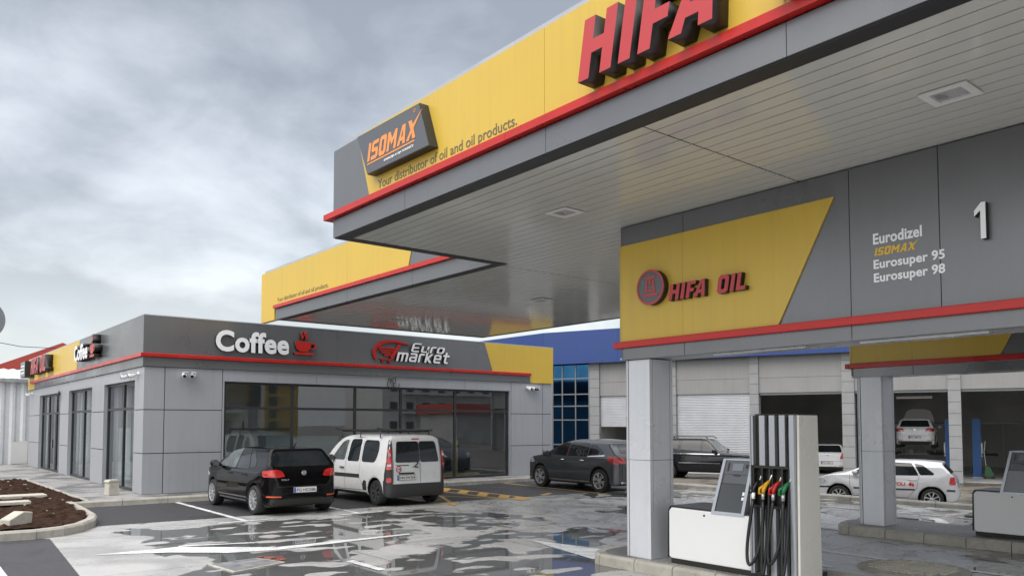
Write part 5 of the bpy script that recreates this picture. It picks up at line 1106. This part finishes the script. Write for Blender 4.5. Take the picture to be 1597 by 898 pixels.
# --- small white hatchback
def small_hatch():
    a, b, W, H, wb, r_ = -1.90, 2.0, .825, 1.465, 1.23, .295; wz = [(-wb, r_), (wb, r_)]; ra = r_ + .055
    side = [(a + .10, .22), (a, .34), (a, .55), (a + .05, .72), (a + .09, .92), (a + .24, 1.12), (a + .42, 1.36), (a + .36, 1.40), (a + .6, 1.435), (a + 1.1, H), (a + 1.8, H + .005), (a + 2.15, 1.40), (a + 2.75, 1.10), (a + 2.95, 1.0), (b - .45, .93), (b - .18, .80), (b - .02, .60), (b, .42), (b - .05, .22), (b - .2, .2), (a + .3, .2)]
    half = [(W - .12, .19), (W - .03, .27), (W, .42), (W + .005, .60), (W - .005, .80), (W - .03, .93), (W - .05, .97), (W - .17, 1.33), (W - .25, 1.41), (W - .4, H), (0.0001, H + .03)]
    plan = [(0.0001, a - .02), (.4, a), (W - .18, a + .06), (W - .05, a + .26), (W, a + .7), (W + .01, .8), (W - .02, b - .65), (W - .09, b - .33), (W - .27, b - .1), (W - .5, b), (0.0001, b + .02)]
    c = Car('small_white_hatchback', 'small white hatchback with red lettering on its door, behind the far canopy column', 'car', car_shell(side, half, plan, wz, ra), M['p_silver'], wz, ra)
    c.both('front_window', [(.90, .99), (.78, 1.07), (.36, 1.33), (.05, 1.38), (-.08, 1.385), (-.06, .96)], M['cglass2']); c.both('rear_window', [(-.14, .96), (-.16, 1.385), (-.72, 1.365), (-.88, 1.05), (-.90, .975)], M['cglass']); c.both('quarter_window', [(-.95, .99), (-.92, 1.05), (-.79, 1.355), (-1.0, 1.32), (-1.30, 1.05), (-1.28, 1.0)], M['cglass'])
    c.patch('rear_screen', 'B', [(-.58, 1.05), (.58, 1.05), (.50, 1.33), (-.50, 1.33)], M['cglass']); c.patch('windscreen', 'F', [(-.62, 1.05), (.62, 1.05), (.5, 1.37), (-.5, 1.37)], M['cglass2'])
    for sg in (-1, 1):
        c.patch('tail_lamp', 'B', [(sg * .64, .71), (sg * .75, .71), (sg * .735, .95), (sg * .65, .95)], M['taillamp'], off=.008)
        for cx in (.50, .66): c.patch('headlamp', 'F', circ(sg * cx, .70 + (cx - .5) * .1, .085, 20), M['headlamp'], off=.008, r_=0)
    c.both('bumper_strip', [(b - .02, .50), (b - .52, .53), (b - .52, .57), (b - .02, .55)], M['plastic'], off=.008, r_=.01); c.both('bumper_strip', [(a + .10, .52), (a + .30, .53), (a + .30, .58), (a + .10, .57)], M['plastic'], off=.008, r_=.01); c.both('side_strip', [(.82, .52), (-.80, .53), (-.80, .575), (.82, .565)], M['plastic'], off=.008, r_=.01)
    for sd_ in 'LR':
        c.seam(sd_, [(.92, .96), (.92, .6), (.82, .32), (-.10, .31), (-.10, .97)]); c.seam(sd_, [(-.10, .31), (-.62, .32), (-.86, .60), (-.92, .97)])
    c.handle((.05, -.76), .83, M['p_silver']); c.mirror(.78, 1.02, W - .03, M['p_silver']); c.wheels(-wb, wb, W - .02, r_, .19, n=8, style='alloy')
    h, n = c.hit('L', -.2, .68); x = h.x - .004
    fr_ = ((x, 0, 0), (0, -1, 0), (0, 0, 1), (-1, 0, 0))
    on_wall('door_lettering', text_geo('VOLI', offset=.03), fr_, (.24, .56, .65, .755), .004, M['red'], c.t)
    shape_wall('door_emblem', [[(.47, .69), (.53, .77), (.55, .72), (.60, .74), (.62, .66), (.57, .63), (.56, .69), (.52, .64)]], fr_, .004, M['red'], c.t, (.17, .0))
    return c
YG = -0.45
def squash(c, zb, f):       # lower the roofline of a finished car
    st_ = list(c.t.children); seen = set()
    while st_:
        o = st_.pop(); st_ += list(o.children)
        if o.type == 'MESH' and o.data.name not in seen:
            seen.add(o.data.name)
            for v in o.data.vertices:
                if v.co.z > zb: v.co.z = zb + (v.co.z - zb) * f
    return c
squash(small_hatch(), .80, .86).put((21.46, 10.32, -.313), R(19), .905)

# ------------------------------------------------------------------ garage across the yard (local x runs right along the facade, y goes inside)
GP, GA = Vector((33.88, 13.29, YG)), R(-69.34)
gar = thing('garage_building', GP, 'long grey workshop with blue fascia, roller shutters, open bays and blue glass end', 'building', None, GA, True)
gx, gy = Vector((math.cos(GA), math.sin(GA), 0)), Vector((-math.sin(GA), math.cos(GA), 0))
def gpos(s_, n_, z=0): v = GP - gx * s_ + gy * n_; return (v.x, v.y, YG + z)
ZD, ZW, ZT = 3.73, 5.45, 7.02      # door head, fascia bottom, fascia top above the yard
pil = [(-31.2, -30.75), (-27.3, -26.88), (-23.4, -23.0), (-19.5, -19.1), (-15.6, -15.2), (-11.7, -11.3), (-7.8, -7.4), (-3.95, -3.5), (-.03, .42), (3.9, 4.39), (7.87, 8.26), (11.7, 12.12), (15.65, 16.17)]
for a, b in pil:
    k = 0; pm = MB()
    while k * .46 < ZW - .02: pm.box(-b, -a, -.12, .3, k * .46 + .004, min((k + 1) * .46 - .012, ZW - .01)); k += 1
    bp_ = pm.build('block_pillar', M['block'], gar)
    MB().box(-b + .015, -a - .015, -.10, .28, 0.002, ZW - .02).build('mortar', M['gap'], bp_)
wl = MB()
for (a, b), (c_, d) in zip(pil, pil[1:]):
    wl.box(-c_ + .002, -b - .002, -.02, .2, ZD, ZD + .66); wl.box(-c_ + .002, -b - .002, -.025, .2, ZD + .67, ZW - .005)
wl.build('wall_panel', M['garagewall'], gar)
fb = MB()
for a, b in zip([-31, -24, -18, -12, -6, 0, 4.2, 9.5, 14.5], [-24, -18, -12, -6, 0, 4.2, 9.5, 14.5, 18.6]): fb.box(-b + .004, -a - .004, -.45, .15, ZW, ZT)
fb.prism([(-18.6, -.45), (-18.6, .15), (-30, 4.2), (-30, 3.6)], 'z', ZW, ZT)
fb.build('blue_fascia', M['blue'], gar); MB().box(-18.6, 31, -.46, -.40, ZW - .08, ZW - .002).build('fascia_edge', M['blue'], gar)
MB().box(-18.6, 31, .16, 14, ZW + .2, ZT - .5).build('roof', M['shed'], gar)
# interior
MB().box(-18.5, 31, 13.8, 14, 0, ZW).box(-18.5, -18.3, .3, 13.8, 0, ZW).box(30.8, 31, .3, 13.8, 0, ZW).box(-15.9, -15.75, .35, 13.7, 0, ZW).build('interior_wall', M['inner'], gar)
MB().box(-18.4, 30.9, .31, 13.7, .0, .012).build('workshop_floor', M['floor'], gar); MB().box(-18.4, 30.9, .31, 13.7, ZW - .05, ZW + .1).build('ceiling', M['inner'], gar)
MB().box(.95, 1.75, 13.72, 13.79, .013, 2.3).box(1.85, 2.9, 13.72, 13.79, .013, 2.3).build('inner_door', M['innerdoor'], gar); MB().box(-4.5, 8, 13.7, 13.79, 2.36, 2.46).build('inner_rail', M['mullion'], gar)
for (a, b, z0) in ((12.12, 15.65, 2.2), (8.26, 11.7, .01), (-7.4, -3.95, ZD - .35), (-11.3, -7.8, .01), (-19.1, -15.6, .01), (-23.0, -19.5, .01)):
    mb = MB(); k = 0; z = z0
    while z < ZD - .01:
        mb.prism([(.06, z), (.045, z + .02), (.045, z + .058), (.06, z + .075), (.10, z + .075), (.10, z)], 'x', -b + .01, -a - .01); z += .078
    mb.build('roller_shutter', M['door'], gar)
for (a, b) in ((4.39, 7.87), (.42, 3.9), (-3.5, -.03)): MB().box(-b + .01, -a - .01, .05, .45, ZD - .10, ZD - .002).build('shutter_box', M['mullion'], gar)
# blue glass end
gm = MB(); xs_ = [-18.3, -17.75, -17.0, -16.25]; zs_ = [0.3, 1.3, 2.55, 3.25, 3.85, 4.65, ZW - .02]
for x in xs_: gm.box(x - .03, x + .03, -.02, .05, .3, ZW - .01)
for z in zs_:
    for p, q in zip(xs_, xs_[1:]): gm.box(p + .03, q - .03, -.02, .05, z - .03, z + .03)
cwf = gm.build('curtain_wall', M['mullion'], gar)
for p, q in zip(xs_, xs_[1:]):
    for z0, z1 in zip(zs_, zs_[1:]): MB().box(p + .032, q - .032, .01, .03, z0 + .032, z1 - .032).build('pane', M['glassdark'], cwf)
MB().box(-18.6, -16.2, -.01, .2, 0, .29).box(-18.6, -18.34, -.01, .2, .29, ZW - .02).build('end_wall', M['garagewall'], gar)
def lamp_tube(s_, n_, lab):
    t = thing('tube_light', gpos(s_, n_, ZD - .25), lab, 'tube light', None, GA, True)
    MB().box(-.7, .7, -.05, .05, 0, .05).build('housing', M['offwhite'], t); MB().tube([(-.68, 0, -.025), (.68, 0, -.025)], .02, 8).build('tube', M['white'], t)
lamp_tube(1.75, 1.8, 'white tube light hanging above the raised white car in the workshop')
# lifts
def lift(s_, n_, lab):
    t = thing('car_lift', gpos(s_, n_, .012), lab, 'car lift', 'blue car lifts in the workshop', GA, True)
    for k, x in enumerate((0, -2.75)):
        p = MB().box(x - .16, x + .16, -.06, .14, .03, 2.55).build('post', M['bluepost'], t); MB().box(x - .22, x + .22, -.25, .3, 0, .029).build('base_plate', M['steel'], p)
        sg = -1 if k == 0 else 1
        MB().box(x + sg * .165 - .05, x + sg * .165 + .05, -.04, .12, .9, 1.5).build('carriage', M['steel'], p)
        for dy in (-.7, .7): MB().tube([(x + sg * .2, 0, 1.0), (x + sg * .75, dy, 1.0)], .05, 6).build('lift_arm', M['black'], p)
    MB().box(.2, .3, -.04, .1, 1.1, 2.4).build('hose_box', M['mullion'], t)
    return t
lift(.52, 4.0, 'blue two post lift holding up the white car in the open bay'); lift(-.55 - 2.75 + 2.75, 3.9, 'empty blue two post lift in the rightmost open bay').location = gpos(-.53 - 2.75, 3.9, .012)
# cars at the workshop
c = hatch('white_hatchback', 'white hatchback standing on the floor inside the dark open bay', M['p_white'], 'PG·AB412', tail='tall', group='white cars in the workshop'); c.put(gpos(5.68, 5.0, .012), GA + R(5), .97)
c = hatch('white_hatchback', 'white hatchback with open bonnet raised on the blue lift', M['p_white'], 'PG·CM073', group='white cars in the workshop')
q = MB(); bon = [(-.72, 0), (-.70, .5), (-.55, .92), (-.3, 1.02), (.3, 1.02), (.55, .92), (.70, .5), (.72, 0)]
vs = [(x, 1.12 + v * .42 + .04 * (1 - (x / .75) ** 2), .99 + v * .88 + .05 * (1 - (x / .75) ** 2)) for x, v in bon]; vs2 = [(x, y - .04, z + .03) for x, y, z in vs]; n = len(vs)
q.add(vs + vs2, [tuple(range(n)), tuple(range(2 * n - 1, n - 1, -1))] + [(i, (i + 1) % n, n + (i + 1) % n, n + i) for i in range(n)]); q.build('bonnet', M['p_white'], c.t)
c.put(gpos(1.86, 5.4, 1.24), GA, .93)
offroader().put(gpos(9.45, -3.0, 0), GA - R(90))
def trolley():
    t = thing('jack_trolley', gpos(-.95, 3.1, .012), 'small green wheeled trolley with upright handle beside the empty blue lift', 'trolley', None, GA, True)
    MB().prism([(-.18, .08), (.18, .08), (.2, .16), (.05, .5), (-.12, .55)], 'y', -.12, .12).build('trolley_body', M['jack'], t, bevel=.01); MB().tube([(-.1, 0, .5), (-.16, 0, 1.15), (-.10, 0, 1.6)], .018, 8).build('handle', M['steel'], t)
    for x in (-.15, .15):
        for y in (-.14, .14): MB().lathe([(.07, -.02), (.07, .02)], (x, y, .07), 'y', 14).build('wheel', M['tyre'], t)
trolley()
def bench():
    t = thing('workbench', gpos(1.9, 8.2, .012), 'cluttered dark workbench at the back beneath the raised car', 'workbench', None, GA, True)
    MB().box(-1.5, 1.5, -.35, .35, .82, .88).build('bench_top', M['mullion'], t)
    for x in (-1.4, 1.4): MB().box(x - .05, x + .05, -.3, .3, 0, .819).build('leg', M['black'], t)
    for k in range(7): MB().box(-1.3 + k * .4, -1.3 + k * .4 + random.uniform(.15, .3), -.25, .2, .881, .95 + random.uniform(0, .3)).build('tool_box', M[random.choice(['black', 'charcoal', 'mullion'])], t)
bench()

# ------------------------------------------------------------------ sheds and things beyond the shop
shed = thing('metal_shed', (0, 41.5, 0), 'pale corrugated metal shed with low sheet roof left behind the shop', 'shed')
sec = []; x = -22.0
while x < 6.4: sec += [(x, 41.5), (x + .10, 41.44), (x + .20, 41.44), (x + .27, 41.5)]; x += .42
mb = MB(); n = len(sec); mb.add([(a, b, 0) for a, b in sec] + [(a, b, 3.84) for a, b in sec], [(i, i + 1, n + i + 1, n + i) for i in range(n - 1)]); mb.build('wall', M['shed'], shed, normals=False)
MB().box(-22, 6.4, 41.52, 44, 0, 3.8).build('wall', M['shed'], shed)
mb = MB(); x = -22.3
while x < 6.6: mb.prism([(x, 0), (x + .18, .05), (x + .2, .05), (x + .38, 0), (x + .36, -.02)], 'y', 0, 1); x += .38
mb.v = [(a, 41.2 + b * 2.6, c + 3.86 + b * .58) for a, b, c in mb.v]; mb.build('roof', M['shed'], shed); MB().box(-22.3, 6.6, 41.15, 41.2, 3.74, 3.9).build('gutter', M['steel'], shed)
tag(MB().prism([(4.95, .13), (5.6, .13), (5.6, 1.12), (4.98, 1.08)], 'y', 41.30, 41.36).build('white_board', M['offwhite']), 'white board leaning against the corrugated shed wall', 'board')
wh = thing('warehouse', (9.9, 60, 0), 'off white gabled warehouse with red roof edge rising behind the shed', 'building')
MB().prism([(-6, -.45), (22, -.45), (22, 2.0), (9.9, 7.0), (-6, .05)], 'y', 60, 80).build('wall', M['offwhite'], wh)
MB().prism([(9.9, 7.3), (-8, -.9), (-8, -1.5), (9.9, 6.6), (22.4, 1.4), (22.4, 2.1)], 'y', 59.6, 80.2).build('roof', M['redverge'], wh)
tag(MB().tube([(-6, 52, 7.75), (0, 53, 7.3), (4, 54, 6.85), (7, 55.5, 6.55), (10.5, 59.6, 6.9)], .02, 5).build('overhead_cable', M['black'], smooth=True), 'thin dark overhead cable running to the warehouse gable', 'cable')
ho = thing('house', (50, 56, 0), 'distant house with orange tiled roof just above the blue fascia', 'house')
MB().box(44.8, 49.4, 56, 64, -.45, 8.2).build('wall', M['plaster1'], ho); MB().prism([(44.2, 7.9), (50.0, 7.9), (47.1, 10.12)], 'y', 55.5, 64.5).build('roof', M['tiles'], ho)
rs = thing('road_sign', (1.19, 13.4, 0), 'round road sign seen from its dark grey back at the left photo edge', 'road sign', None, R(-8), True)
MB().lathe([(.30, 0), (.30, .02), (.285, .025), (0, .025)], (0, 0, 3.34), 'y', 40).build('sign_plate', M['mullion'], rs); MB().tube([(0, -.04, 0), (0, -.04, 3.66)], .03, 12).build('pole', M['steel'], rs)
# the street behind the camera, which the shop window mirrors
def flats(x0, x1, y, h, m, lab, floors=4):
    t = thing('apartment_building', ((x0 + x1) / 2, y, -.45), lab, 'building', 'apartment blocks across the street')
    MB().box(x0, x1, y - 14, y, -.45, h).build('wall', m, t); MB().box(x0 - .4, x1 + .4, y - 14.4, y + .4, h + .002, h + .5).build('roof', M['coping'], t)
    for f in range(floors):
        z = 1.0 + f * (h - .5) / floors; x = x0 + 1.5
        while x < x1 - 2.5:
            MB().box(x, x + 1.5, y - .1, y + .03, z, z + 1.5).build('window', M['winblack'], t); x += 3.4
        if f: MB().box(x0 + 4, x1 - 4, y + .04, y + 1.2, z - .5, z - .35).build('balcony', M['plaster3'], t)
flats(26, 48, -78, 13, M['plaster1'], 'beige apartment block across the street, mirrored in the shop window'); flats(54, 61, -95, 9, M['plaster2'], 'ochre apartment block across the street, mirrored in the shop window'); flats(70, 100, -80, 14, M['plaster3'], 'pale grey apartment block across the street, mirrored in the shop window')
t = thing('red_roofed_shed', (60, -36, -.45), 'dark shed with red roof band mirrored in the right shop pane', 'shed')
MB().box(55, 64, -44, -36, -.45, 3.2).build('wall', M['inner'], t); MB().box(54.6, 64.4, -44.5, -35.5, 3.21, 4.4).build('roof', M['redverge'], t)
